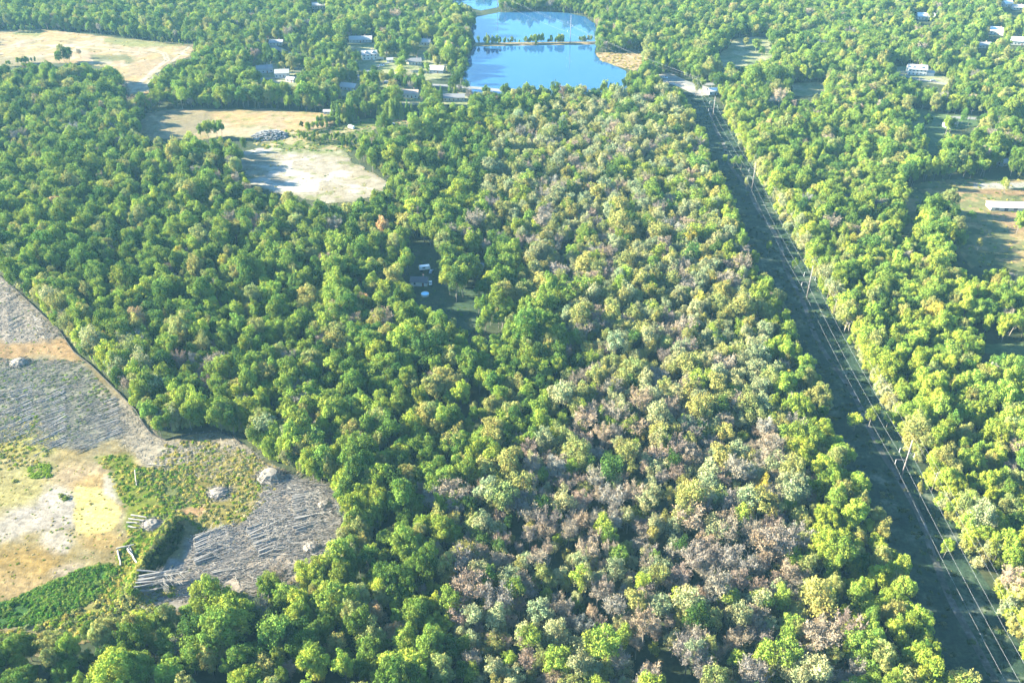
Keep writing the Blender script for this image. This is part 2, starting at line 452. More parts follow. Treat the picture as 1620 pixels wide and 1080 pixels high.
STRAW, SAND, PALE, WEED, DWEED, SOILC = (.36, .245, .115), (.42, .31, .18), (.42, .36, .27), (.16, .18, .05), (.07, .10, .03), (.30, .18, .10)
def p1(p):
    p.speck((.36, .25, .17), 18, .5, .7, 4); p.speck((.20, .17, .09), 9, .56, .7, 6); p.speck(PALE, 12, .6, .6, 8)
    p.area([(40, 46), (70, 48), (62, 58), (10, 54)], WEED, .8, 3); p.area([(165, 60), (245, 66), (300, 74), (240, 76), (165, 70)], WEED, .75, 3)
    p.area([(0, 92), (70, 92), (80, 104), (0, 108)], (.22, .18, .10), .8, 3)
    p.area([(140, 88), (200, 86), (210, 96), (150, 98)], DWEED, .7, 3); p.area([(200, 96), (215, 98), (210, 104), (195, 102)], DWEED, .7, 3)
    p.area([(205, 100), (258, 92), (240, 118), (200, 122)], (.28, .2, .12), .7, 3)
    p.line([(204, 150), (222, 130), (246, 108), (262, 96), (258, 86), (235, 80)], .9, PALE); p.line([(208, 150), (226, 130), (250, 108), (267, 96), (263, 85), (238, 78)], .9, PALE)
    p.line([(222, 148), (246, 120), (272, 98), (290, 84), (300, 74)], 1.3, PALE, .8)
    p.line([(0, 78), (60, 72), (140, 76), (230, 84)], 1.5, PALE, .6); p.line([(0, 60), (90, 62), (200, 78)], 1.2, SAND, .6)
def p2(p):
    p.speck((.34, .25, .16), 20, .5, .6, 14); p.speck(WEED, 8, .6, .6, 16); p.area([(225, 176), (330, 176), (350, 205), (300, 222), (225, 215)], (.17, .15, .09), .7, 8)  # darker tone over the left part of the field
    p.line([(236, 180), (256, 196), (268, 214)], 1.5, SAND, .7); p.line([(300, 215), (360, 198), (450, 190), (530, 186)], 1.4, SAND, .5)
    p.area([(330, 205), (420, 200), (440, 220), (330, 226)], PALE, .4, 6)
def p23(p):
    p.speck(SAND, 8, .5, .8, 24); p.speck(DWEED, 6, .56, .8, 26); p.line([(405, 226), (450, 216), (520, 214), (600, 200), (660, 192)], 1.6, SAND, .7)
    p.area([(590, 186), (665, 184), (664, 194), (600, 196)], SOILC, .7, 4)
def p3(p):
    p.speck((.30, .25, .17), 10, .5, .7, 34); p.speck(WEED, 7, .60, .7, 36); p.speck((.50, .45, .38), 14, .55, .8, 38)
    p.area([(430, 228), (545, 232), (560, 250), (430, 240)], WEED, .6, 6); p.area([(380, 250), (430, 240), (450, 262), (400, 285)], (.2, .18, .11), .6, 8)  # weedy upper edge, darker tone at the left end
    p.line([(400, 262), (460, 270), (540, 292), (590, 300)], 1.4, (.5, .44, .36), .6)
def p4(p):
    p.speck(DWEED, 14, .5, .7, 44); p.speck(STRAW, 8, .52, .8, 46)
    p.area([(1540, 290), (1680, 288), (1690, 299), (1540, 298)], (.34, .32, .28), .9, 3)
    p.area([(1490, 301), (1680, 303), (1690, 312), (1500, 306)], SOILC, .8, 3); p.area([(1560, 335), (1690, 338), (1690, 372), (1600, 366)], SOILC, .75, 8)
    p.line([(1480, 300), (1560, 302), (1680, 300)], 1.2, (.2, .12, .06), .7)
field('dry_field', F1, p1, STRAW, 'tan dry field with wheel tracks in the upper left corner', 'field')
field('dry_field', F2, p2, STRAW, 'tan mown field with tree shadow on its left half', 'field')
field('weedy_ground', F23, p23, WEED, 'yellow-green weedy ground beside the rubble heap', 'ground', z0=.10)
field('sandy_clearing', F3, p3, (.33, .28, .21), 'white sandy clearing half shaded by forest', 'clearing', z0=.14)
field('pasture', F4, p4, (.17, .17, .07), 'open pasture around the long white shed', 'pasture')
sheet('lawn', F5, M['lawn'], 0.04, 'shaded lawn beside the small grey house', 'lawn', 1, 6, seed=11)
sheet('lawn', F6, M['palelawn'], 0.04, 'pale lawn streaked with shadow beyond the power line', 'lawn', 2, 8, seed=12)
sheet('gravel_yard', F7, M['gravel'], 0.06, 'pale gravel yard at the far end of the power line clearing', 'yard', 1, 6, seed=13)
sheet('lawn', F8, M['palelawn'], 0.04, 'small shaded lawn in the woods right of the power line', 'lawn', 1, 6, seed=14)
sheet('lawn', F9, M['sandfield'], 0.04, 'thin tan strip of open ground right of the power line', 'field', 1, 6, seed=15)
sheet('pond_bank', F10, M['beach'], 0.06, 'brown sandy bank at the right end of the pond', 'bank', 1.5, 5, seed=16)
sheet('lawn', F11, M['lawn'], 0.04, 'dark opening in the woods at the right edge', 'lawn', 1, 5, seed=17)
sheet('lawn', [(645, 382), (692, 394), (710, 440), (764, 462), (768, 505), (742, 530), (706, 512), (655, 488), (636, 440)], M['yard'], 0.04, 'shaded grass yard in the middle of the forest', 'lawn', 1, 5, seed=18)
sheet('lawn', F14, M['palelawn'], 0.04, 'pale front lawn of the large house with dormers', 'lawn', 1, 6, seed=19)
sheet('lawn', [(520, 74), (600, 70), (700, 84), (712, 118), (690, 128), (600, 122), (560, 112), (530, 100)], M['palelawn'], 0.04, 'pale lawns of the houses above the road', 'lawn', 1, 8, seed=20)
sheet('lawn', [(400, 95), (470, 105), (560, 128), (740, 148), (740, 166), (640, 166), (560, 156), (480, 140), (400, 130)], M['palelawn'], 0.045, 'lawns of the houses below the road', 'lawn', 1, 8, seed=21)
sheet('pond_water', POND_A, M['water'], 0.10, 'large blue pond in front of the tree-covered causeway', 'pond', .6, 10, seed=22)
sheet('pond_water', POND_B, M['water'], 0.10, 'second blue pond behind the tree-covered causeway', 'pond', .6, 10, seed=23)
sheet('pond_water', POND_C, M['water'], 0.10, 'farthest blue pond cut by the top edge', 'pond', .6, 10, seed=24)
sheet('causeway', [(752, 68.5), (945, 66.5), (946, 70.5), (748, 73.5)], M['beach'], 0.15, 'thin sandy causeway between the two ponds', 'causeway', .5, 8, seed=25)
ribbon('road', [(300, 30), (380, 55), (452, 82), (500, 108), (560, 124), (640, 132), (720, 137), (780, 142), (860, 152), (960, 158), (1030, 140), (1062, 124), (1100, 134), (1160, 130)], 7.5, M['road'], 0.12, 'pale paved road running past the houses and the pond', 'road')
ribbon('road', [(1500, 186), (1556, 190), (1590, 212), (1640, 242), (1700, 270)], 6.5, M['road'], 0.09, 'grey road leaving the right edge past the small grey house', 'road')
ribbon('driveway', [(1400, 112), (1445, 124), (1480, 130), (1530, 138), (1600, 132)], 5, M['road'], 0.09, 'driveway of the large house with dormers', 'driveway')
ribbon('driveway', [(560, 124), (592, 108), (622, 98), (690, 92)], 4, M['road'], 0.09, 'driveway up to the white two storey house', 'driveway')
ribbon('driveway', [(500, 108), (468, 122), (430, 124), (400, 126)], 4, M['road'], 0.10, 'driveway down to the white house left of the road', 'driveway')
0 and ribbon('sand_track', [(205, 152), (225, 132), (252, 110), (268, 96), (262, 86), (240, 80)], 3.2, M['track'], 0.09, 'pale sandy vehicle track crossing the tan field', 'track')
0 and ribbon('sand_track', [(215, 152), (238, 130), (262, 108), (282, 92), (300, 76)], 3.0, M['track'], 0.10, 'second pale wheel track along the tan field edge', 'track')

M['faint'] = ground_mat('worn_dirt', [(.03, .04, .03), (.06, .06, .05), (.13, .12, .11)], 0.12, 0.8)
ribbon('access_track', [(cor_x(COR_R, y_) - 14 + 2.2 * math.sin(y_ / 37) + 1.2 * math.sin(y_ / 13), y_) for y_ in range(140, 780, 20)], 2.6, M['faint'], 0.06, 'worn dirt access track running beneath the power line', 'track', world=True)
# ------------------------------------------------------------------ logging clearing at lower left: one relief sheet
CLR = [(-420, 330), (-60, 400), (0, 432), (60, 488), (118, 552), (190, 618), (228, 668), (262, 694), (330, 678), (372, 688), (410, 722), (450, 744), (540, 778), (548, 830), (532, 895), (470, 925), (400, 945), (330, 965), (250, 985), (170, 1010), (80, 1040), (0, 1030), (-420, 1060)]
CLR_SEEN = [(-420, 330), (-60, 400), (0, 432), (60, 488), (118, 552), (190, 618), (228, 668), (262, 694), (330, 678), (372, 688), (410, 722), (450, 744), (538, 782), (542, 830), (528, 888), (440, 898), (390, 904), (330, 925), (270, 945), (200, 968), (120, 990), (60, 1002), (0, 1000), (-420, 1000)]
CREST = [gp(*p) for p in [(278, 832), (262, 858), (240, 890), (222, 915), (214, 945)]]
def relief(x, y):
    x = np.asarray(x, float); y = np.asarray(y, float)
    z = 0.5 * (fbm(x, y, 9, 3) - .3) + 0.25 * vnoise(x, y, 1.6, 9)
    d = segdist(x, y, CREST)
    z = z + 4.2 * np.exp(-(d / 3.4) ** 2) * (0.75 + 0.5 * vnoise(x, y, 4, 31))
    pit = gp(292, 872)
    z = z + 0.1
    return z
def build_clearing():
    P = poly_world(CLR)
    xs = np.array([p[0] for p in P]); ys = np.array([p[1] for p in P])
    s = 0.75
    gx = np.arange(max(xs.min(), -300), xs.max() + 2, s); gy = np.arange(ys.min(), ys.max() + 2, s)
    X, Y = np.meshgrid(gx, gy)
    Xw = X + 3 * (fbm(X, Y, 6, 40) - .5); Yw = Y + 3 * (fbm(X, Y, 6, 41) - .5)
    ins = inpoly(Xw, Yw, P)
    Z = relief(X, Y)
    ed = segdist(X, Y, P, True)
    Z = np.where(ins, 0.05 + Z * np.clip(ed / 4, 0, 1), 0.05)
    U, V = px(X, Y, 0)
    nb = fbm(X, Y, 14, 50) - .5; n2 = fbm(X, Y, 4, 60) - .5; n3 = vnoise(X, Y, 1.1, 71) - .5
    U = U + 26 * nb + 12 * n2; V = V + 20 * (fbm(X, Y, 14, 77) - .5) + 10 * n2
    col = np.zeros(X.shape + (3,)) + np.array([.31, .235, .10])            # straw grass
    def mixin(mask, c):
        nonlocal col
        m = np.clip(mask, 0, 1)[..., None]
        col = col * (1 - m) + np.array(c) * m
    def blob(u, v, ru, rv, soft=.5):
        d = np.sqrt(((U - u) / ru) ** 2 + ((V - v) / rv) ** 2)
        return (1 - d) / soft + .5
    def pmask(pts, soft=10):
        i = inpoly(U, V, pts); d = segdist(U, V, pts, True)
        return np.where(i, .5 + d / soft, .5 - d / soft)
    GREY = (.42, .345, .275)
    mixin(fbm(X, Y, 10, 90) * 3 - 1.2, (.36, .30, .17))
    mixin(pmask([(-400, 400), (0, 432), (105, 535), (60, 540), (-400, 545)]), (.38, .32, .265))
    mixin(pmask([(-400, 540), (0, 539), (108, 538), (125, 566), (60, 568), (-400, 572)]), (.42, .27, .13))
    mixin(pmask([(-400, 570), (125, 572), (205, 650), (200, 690), (140, 712), (60, 700), (-400, 690)]), (.28, .27, .20))
    mixin(pmask([(150, 600), (200, 630), (262, 700), (400, 690), (420, 740), (330, 735), (240, 740), (190, 700)]), (.40, .34, .25))
    mixin(blob(30, 700, 60, 26) * .8, (.40, .36, .08))
    mixin(blob(60, 745, 28, 14), (.20, .25, .025))
    mixin(blob(20, 780, 130, 60) * .5, (.42, .36, .14))
    mixin(blob(130, 760, 60, 30) * .7, (.46, .34, .20))
    mixin(blob(60, 822, 62, 26), (.50, .43, .35))
    mixin(blob(90, 800, 32, 26), (.52, .45, .37))
    mixin(blob(0, 840, 60, 20) * .8, (.56, .48, .38))
    mixin(blob(155, 775, 45, 22) * .8, (.50, .34, .14))
    mixin(blob(180, 772, 18, 24), (.56, .49, .37))
    mixin(blob(150, 815, 38, 38, .12), (.78, .62, .22))
    mixin(blob(138, 790, 24, 18, .12), (.78, .62, .22))
    mixin(blob(165, 856, 40, 14) * .8, (.42, .29, .11))
    mixin(blob(90, 862, 26, 16) * .9, (.52, .44, .34))
    mixin(blob(40, 890, 62, 24) * .95, (.38, .25, .08))
    mixin(blob(0, 915, 70, 22) * .9, (.38, .26, .10))
    mixin(blob(20, 930, 90, 20) * .6, (.42, .29, .13))
    mixin(blob(110, 905, 30, 14) * .7, (.46, .36, .24))
    mixin(pmask([(150, 722), (205, 722), (222, 745), (260, 780), (262, 830), (232, 872), (205, 850), (196, 800), (172, 752)]) * .9, (.21, .24, .025))
    mixin(pmask([(215, 742), (300, 735), (330, 790), (270, 850), (250, 800)]) * .75, (.17, .19, .06))
    mixin(pmask([(200, 858), (260, 840), (225, 905), (210, 940), (180, 960), (150, 940)]) * .85, (.26, .28, .03))
    mixin(pmask([(-400, 1000), (0, 960), (60, 932), (120, 905), (175, 892), (186, 905), (150, 950), (80, 985), (-400, 1040)], 6), (.06, .15, .018))
    mixin(pmask([(60, 1000), (150, 960), (215, 925), (240, 960), (160, 1000), (100, 1020)]) * .8, (.30, .30, .06))
    mixin(pmask([(320, 700), (420, 730), (420, 800), (350, 850), (300, 830), (290, 760)]) * .75, (.30, .25, .07))
    mixin(pmask([(300, 850), (380, 835), (400, 800), (430, 745), (545, 775), (550, 900), (400, 930), (300, 960), (205, 960), (225, 915), (290, 900)]) * .9, GREY)
    mixin(blob(345, 780, 22, 12) * .6, (.36, .31, .27))
    mixin(blob(300, 812, 30, 10) * .9, (.46, .28, .14))
    mixin(pmask([(262, 835), (292, 838), (285, 862), (262, 890), (240, 925), (215, 930), (240, 885)]) * .95, (.055, .065, .035))  # berm's shadow painted into the soil colour
    mixin(blob(282, 896, 14, 12) * .8, (.46, .42, .37))
    mixin(blob(520, 870, 22, 30) * .8, (.50, .44, .38))
    mixin(blob(250, 960, 50, 10) * .7, (.50, .44, .38))
    col *= (1 + .42 * (n2 * 1.2)[..., None] + .3 * n3[..., None])
    # streaks of dead grass
    st_ = vnoise(X * .35 + Y * 1.2, Y * .35 - X * .12, .9, 99) - .5
    col *= (1 + .55 * st_)[..., None]
    m, n, l = new_mat('cleared_soil')
    out = n.new('ShaderNodeOutputMaterial'); b = n.new('ShaderNodeBsdfPrincipled')
    l.new(b.outputs[0], out.inputs[0]); b.inputs['Roughness'].default_value = 0.95; b.inputs['Specular IOR Level'].default_value = 0.1
    at = n.new('ShaderNodeAttribute'); at.attribute_name = 'soil'
    tc = n.new('ShaderNodeTexCoord')
    no = n.new('ShaderNodeTexNoise'); no.inputs['Scale'].default_value = 1.3; no.inputs['Detail'].default_value = 5; no.inputs['Roughness'].default_value = .7
    l.new(tc.outputs['Object'], no.inputs['Vector'])
    mr = n.new('ShaderNodeMapRange'); mr.inputs[1].default_value = .3; mr.inputs[2].default_value = .7; mr.inputs[3].default_value = .65; mr.inputs[4].default_value = 1.3
    l.new(no.outputs[0], mr.inputs[0])
    vm = n.new('ShaderNodeVectorMath'); vm.operation = 'SCALE'
    l.new(at.outputs['Color'], vm.inputs[0]); l.new(mr.outputs[0], vm.inputs['Scale']); l.new(vm.outputs[0], b.inputs['Base Color'])
    bp = n.new('ShaderNodeBump'); bp.inputs['Strength'].default_value = .5; bp.inputs['Distance'].default_value = .4
    l.new(no.outputs[0], bp.inputs['Height']); l.new(bp.outputs[0], b.inputs['Normal'])
    H, W = X.shape
    idx = np.arange(H * W).reshape(H, W)
    q = np.stack([idx[:-1, :-1], idx[:-1, 1:], idx[1:, 1:], idx[1:, :-1]], -1)
    keep = ins[:-1, :-1] & ins[1:, 1:] & ins[:-1, 1:] & ins[1:, :-1]
    q = q[keep]
    used = np.unique(q); rem = -np.ones(H * W, int); rem[used] = np.arange(len(used))
    Vv = np.stack([X.ravel()[used], Y.ravel()[used], Z.ravel()[used]], -1)
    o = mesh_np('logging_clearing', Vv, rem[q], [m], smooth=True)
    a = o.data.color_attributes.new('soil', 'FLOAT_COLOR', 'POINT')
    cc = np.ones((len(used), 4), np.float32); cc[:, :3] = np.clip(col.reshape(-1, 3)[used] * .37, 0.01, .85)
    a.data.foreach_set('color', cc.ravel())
    tag(o, 'cleared ground of straw, sand, weeds and grey slash with an earth berm', 'clearing', None, 'structure')
build_clearing()
def rz(x, y):
    P = poly_world(CLR)
    ed = segdist(np.array([x]), np.array([y]), P, True)[0]
    return float(0.05 + relief(x, y) * min(1, ed / 4))

# ------------------------------------------------------------------ tree kinds
rng = np.random.default_rng(7)
def quads_from(cent, nrm, size, rg, asp=0.75):
    n = len(cent)
    a = np.cross(nrm, rg.normal(size=(n, 3))); a /= np.linalg.norm(a, axis=1)[:, None] + 1e-9
    b = np.cross(nrm, a)
    s = size[:, None] * .5
    a = a * s; b = b * s * asp
    V = np.stack([cent - a - b * .55, cent + a * .3 - b, cent + a + b * .5, cent - a * .4 + b], 1).reshape(-1, 3)
    return V, np.arange(4 * n).reshape(-1, 4)
def set_shade(me, shade):
    at = me.color_attributes.new('shade', 'FLOAT_COLOR', 'POINT')
    cc = np.ones((len(shade), 4), np.float32); cc[:, :3] = shade
    at.data.foreach_set('color', cc.ravel())
def crown_leafy(seed, Rr=4.2, Hc=6.0, zb=7.0, lobes=7, lumps=13, leaves=40, lsize=.62, lump_r=(.5, 1.1)):
    rg = np.random.default_rng(seed)
    cents = []; nrms = []; sizes = []; shades = []
    L = []
    for i in range(lobes):
        if i == 0: c = np.array([0, 0, zb + Hc * .55]); r = np.array([Rr * rg.uniform(.42, .62), Rr * rg.uniform(.42, .62), Hc * .48])
        else:
            a = 2 * math.pi * (i + rg.uniform(-.35, .35)) / (lobes - 1)
            rr = Rr * rg.uniform(.35, .78)
            c = np.array([rr * math.cos(a), rr * math.sin(a), zb + Hc * rg.uniform(.08, .72)])
            q = Rr * rg.uniform(.26, .50); r = np.array([q, q, q * rg.uniform(.8, 1.4)])
        L.append((c, r))
    for c, r in L:
        tone = rg.uniform(.86, 1.14)
        for j in range(lumps):
            d = rg.normal(size=3); d[2] = d[2] * .8 + .35; d /= np.linalg.norm(d)
            p = c + d * r * rg.uniform(.72, 1.05)
            lr = rg.uniform(*lump_r)
            k = int(leaves * (lr / 1.0) ** 1.6)
            e = rg.normal(size=(k, 3)); e[:, 2] += .25; e /= np.linalg.norm(e, axis=1)[:, None]
            cents.append(p + e * lr * rg.uniform(.7, 1.08, size=(k, 1)))
            nn = e + rg.normal(size=(k, 3)) * .34; nn /= np.linalg.norm(nn, axis=1)[:, None]
            nrms.append(nn); sizes.append(rg.uniform(.65, 1.25, size=k) * lsize)
            lt = tone * rg.uniform(.85, 1.16)
            s = (lt * rg.uniform(.84, 1.16, size=k))[:, None] * np.array([1, 1, 1.0])
            s[:, 0] *= rg.uniform(.85, 1.2)
            shades.append(s)
    cents = np.concatenate(cents); nrms = np.concatenate(nrms); sizes = np.concatenate(sizes); shades = np.concatenate(shades)
    return cents, nrms, sizes, shades
def branches(rg, h0, htop, Rr, n1=7, n2=4, n3=3, twig=0):
    """returns trunk mesh builder and list of twig segments"""
    mb = MB(); seg = []
    lean = Vector((rg.uniform(-.5, .5), rg.uniform(-.5, .5), 0))
    T = [Vector((0, 0, -.2)), Vector((0, 0, h0 * .5)) + lean * .3, Vector((0, 0, h0)) + lean, Vector((0, 0, h0 + (htop - h0) * .45)) + lean * 1.4, Vector((0, 0, htop * .93)) + lean * 1.6]
    mb.tube(T, [.24, .19, .16, .10, .03], 6, False)
    for i in range(n1):
        t = i / max(1, n1 - 1)
        zb = h0 * .85 + (htop - h0) * .55 * t
        a = i * 2.4 + rg.uniform(-.4, .4)
        ln = Rr * (1.0 - .35 * t) * rg.uniform(.75, 1.05)
        p0 = Vector((0, 0, zb)) + lean * (.9 + .5 * t)
        p1 = p0 + Vector((math.cos(a) * ln * .5, math.sin(a) * ln * .5, ln * .35))
        p2 = p0 + Vector((math.cos(a) * ln * .92, math.sin(a) * ln * .92, ln * rg.uniform(.55, .9)))
        mb.tube([p0, p1, p2], [.10, .07, .03], 4, False)
        for j in range(n2):
            q0 = p0.lerp(p1, .5) if j == 0 else p1.lerp(p2, j / n2)
            b = a + rg.uniform(-1.1, 1.1)
            l2 = ln * rg.uniform(.3, .5)
            q1 = q0 + Vector((math.cos(b) * l2, math.sin(b) * l2, l2 * rg.uniform(.3, 1.0)))
            seg.append((q0, q1, .035))
            for k in range(n3):
                r0 = q0.lerp(q1, (k + .5) / n3)
                d = Vector((rg.uniform(-1, 1), rg.uniform(-1, 1), rg.uniform(.0, 1.1))).normalized() * l2 * rg.uniform(.4, .75)
                seg.append((r0, r0 + d, .022))
                for m_ in range(twig):
                    s0 = r0 + d * rg.uniform(.15, .95)
                    e = (d.normalized() + Vector((rg.uniform(-1, 1), rg.uniform(-1, 1), rg.uniform(-.4, 1)))).normalized() * rg.uniform(.5, 1.2)
                    seg.append((s0, s0 + e, .028))
    return mb, seg
def twig_mesh(seg, wmul=1.0):
    vs = []; fs = []; rr = random.Random(5)
    for a, b, wd in seg:
        d = (b - a); s = d.cross(Vector((rr.uniform(-1, 1), rr.uniform(-1, 1), rr.uniform(-1, 1)))).normalized() * wd * wmul
        n = len(vs); vs += [a - s, a + s, b + s * .5, b - s * .5]; fs.append((n, n + 1, n + 2, n + 3))
    return np.array([tuple(v) for v in vs]), np.array(fs)

PROTO = []      # (kind, crown mesh, trunk mesh, radius, height)
def add_proto(kind, seed, crown_V, crown_F, shade, trunk_mb, Rr, Hh, crown_mat):
    cm = mesh_np('crown', crown_V, crown_F, [crown_mat], parent=False)
    set_shade(cm, shade)
    to = trunk_mb.build('trunk', M['bark']); tm = to.data; bpy.data.objects.remove(to)
    PROTO.append(dict(kind=kind, crown=cm, trunk=tm, R=Rr, H=Hh))
specs = [(4.3, 8.2, 4.4, 11, 12), (4.8, 7.4, 4.6, 12, 12), (3.7, 8.6, 4.4, 10, 12), (4.1, 7.4, 5.2, 9, 13), (5.0, 8.2, 4.4, 13, 11), (3.3, 7.6, 4.6, 8, 13), (4.4, 9.0, 4.2, 12, 11), (3.9, 8.0, 4.0, 9, 13)]
for i, (Rr, Hc, zb, lo, lu) in enumerate(specs):
    c, n_, s_, sh = crown_leafy(100 + i, Rr, Hc, zb, lo, int(lu * 1.6), 62, .38)
    V, Fq = quads_from(c, n_, s_, np.random.default_rng(i))
    mb, seg = branches(random.Random(i), zb * .8, zb + Hc * .8, Rr * .8, 6, 0, 0)
    add_proto('leafy', i, V, Fq, np.repeat(sh, 4, 0), mb, Rr, zb + Hc, M['leaf'])
# thinning trees: smaller leaves, twigs showing through
for i in range(3):
    Rr, Hc, zb = [(4.2, 7.4, 5.2), (3.6, 8.0, 4.8), (4.7, 7.0, 5.2)][i]
    c, n_, s_, sh = crown_leafy(200 + i, Rr, Hc, zb, 11, 15, 20, .46, (.5, 1.2))
    V, Fq = quads_from(c, n_, s_, np.random.default_rng(i))
    mb, seg = branches(random.Random(20 + i), zb * .8, zb + Hc * .85, Rr * .9, 9, 5, 3, 2)
    tv, tf = twig_mesh(seg, 1.3)
    shd = np.concatenate([np.repeat(sh, 4, 0), np.tile(np.array([[1.05, .92, .98]]), (len(tv), 1))])
    add_proto('thin', 20 + i, np.concatenate([V, tv]), np.concatenate([Fq, tf + len(V)]), shd, mb, Rr, zb + Hc, M['leaf'])
# bare trees: a haze of twigs with few brown leaves
for i in range(3):
    Rr, Hc, zb = [(4.2, 6.0, 6.2), (3.5, 6.4, 6.0), (4.8, 5.6, 6.4)][i]
    mb, seg = branches(random.Random(40 + i), zb * .75, zb + Hc * .9, Rr, 14, 6, 4, 4)
    tv, tf = twig_mesh(seg, 2.1)
    rr = np.random.default_rng(300 + i)
    ends = np.array([tuple(b) for a, b, w_ in seg])
    pick = ends[rr.choice(len(ends), int(len(ends) * .62), replace=False)] + rr.normal(size=(int(len(ends) * .62), 3)) * .22
    nn = rr.normal(size=pick.shape); nn /= np.linalg.norm(nn, axis=1)[:, None]
    V, Fq = quads_from(pick, nn, rr.uniform(.2, .36, len(pick)), rr)
    s1 = np.tile(np.array([[.95, .95, 1.02]]), (len(tv), 1)) * rr.uniform(.7, 1.25, (len(tv), 1))
    s2 = np.repeat(rr.uniform(.7, 1.3, (len(pick), 1)) * np.array([[1.1, .98, .85]]), 4, 0)
    add_proto('bare', 40 + i, np.concatenate([tv, V]), np.concatenate([tf, Fq + len(tv)]), np.concatenate([s1, s2]), mb, Rr, zb + Hc, M['twig'])
# saplings and thicket, leafy down to the ground
for i in range(3):
    Rr, Hc = [(2.6, 6.0), (2.2, 7.2), (3.0, 5.0)][i]
    c, n_, s_, sh = crown_leafy(500 + i, Rr, Hc, .4, 7, 12, 48, .40, (.45, .9))
    c[:, 2] = np.abs(c[:, 2])
    V, Fq = quads_from(c, n_, s_, np.random.default_rng(i))
    mb = MB().tube([(0, 0, -.2), (.1, 0, Hc * .5), (.1, .1, Hc * .9)], [.12, .08, .02], 5, False)
    add_proto('sapling', 50 + i, V, Fq, np.repeat(sh, 4, 0), mb, Rr, Hc, M['leaf'])
# evergreen, conical
for i in range(2):
    rg = np.random.default_rng(400 + i)
    Hh = 12.0; cents = []; nrms = []; sizes = []; shd = []
    for lay in range(17):
        z = 1.0 + lay * .65; rad = 2.7 * (1 - (z / Hh) ** 1.3) + .25
        nb = max(4, int(rad * 6))
        for b in range(nb):
            a = 2 * math.pi * (b + rg.uniform(-.4, .4)) / nb
            k = 12
            t = rg.uniform(.35, 1.05, k)
            p = np.stack([np.cos(a + rg.normal(size=k) * .1) * rad * t, np.sin(a + rg.normal(size=k) * .1) * rad * t, z - .35 * t + rg.normal(size=k) * .15], 1)
            n_ = np.stack([np.cos(a) * np.ones(k) * .8, np.sin(a) * np.ones(k) * .8, np.ones(k)], 1) + rg.normal(size=(k, 3)) * .35
            n_ /= np.linalg.norm(n_, axis=1)[:, None]
            cents.append(p); nrms.append(n_); sizes.append(rg.uniform(.3, .6, k)); shd.append(np.ones((k, 3)) * rg.uniform(.75, 1.25, (k, 1)))
    V, Fq = quads_from(np.concatenate(cents), np.concatenate(nrms), np.concatenate(sizes), rg)
    mb = MB().tube([(0, 0, -.2), (0, 0, 6), (0, 0, Hh - .6)], [.2, .12, .03], 6, False)
    add_proto('evergreen', 60 + i, V, Fq, np.repeat(np.concatenate(shd), 4, 0), mb, 2.7, Hh, M['leaf'])
KIDX = {k: [i for i, p in enumerate(PROTO) if p['kind'] == k] for k in ('leafy', 'thin', 'bare', 'evergreen', 'sapling')}

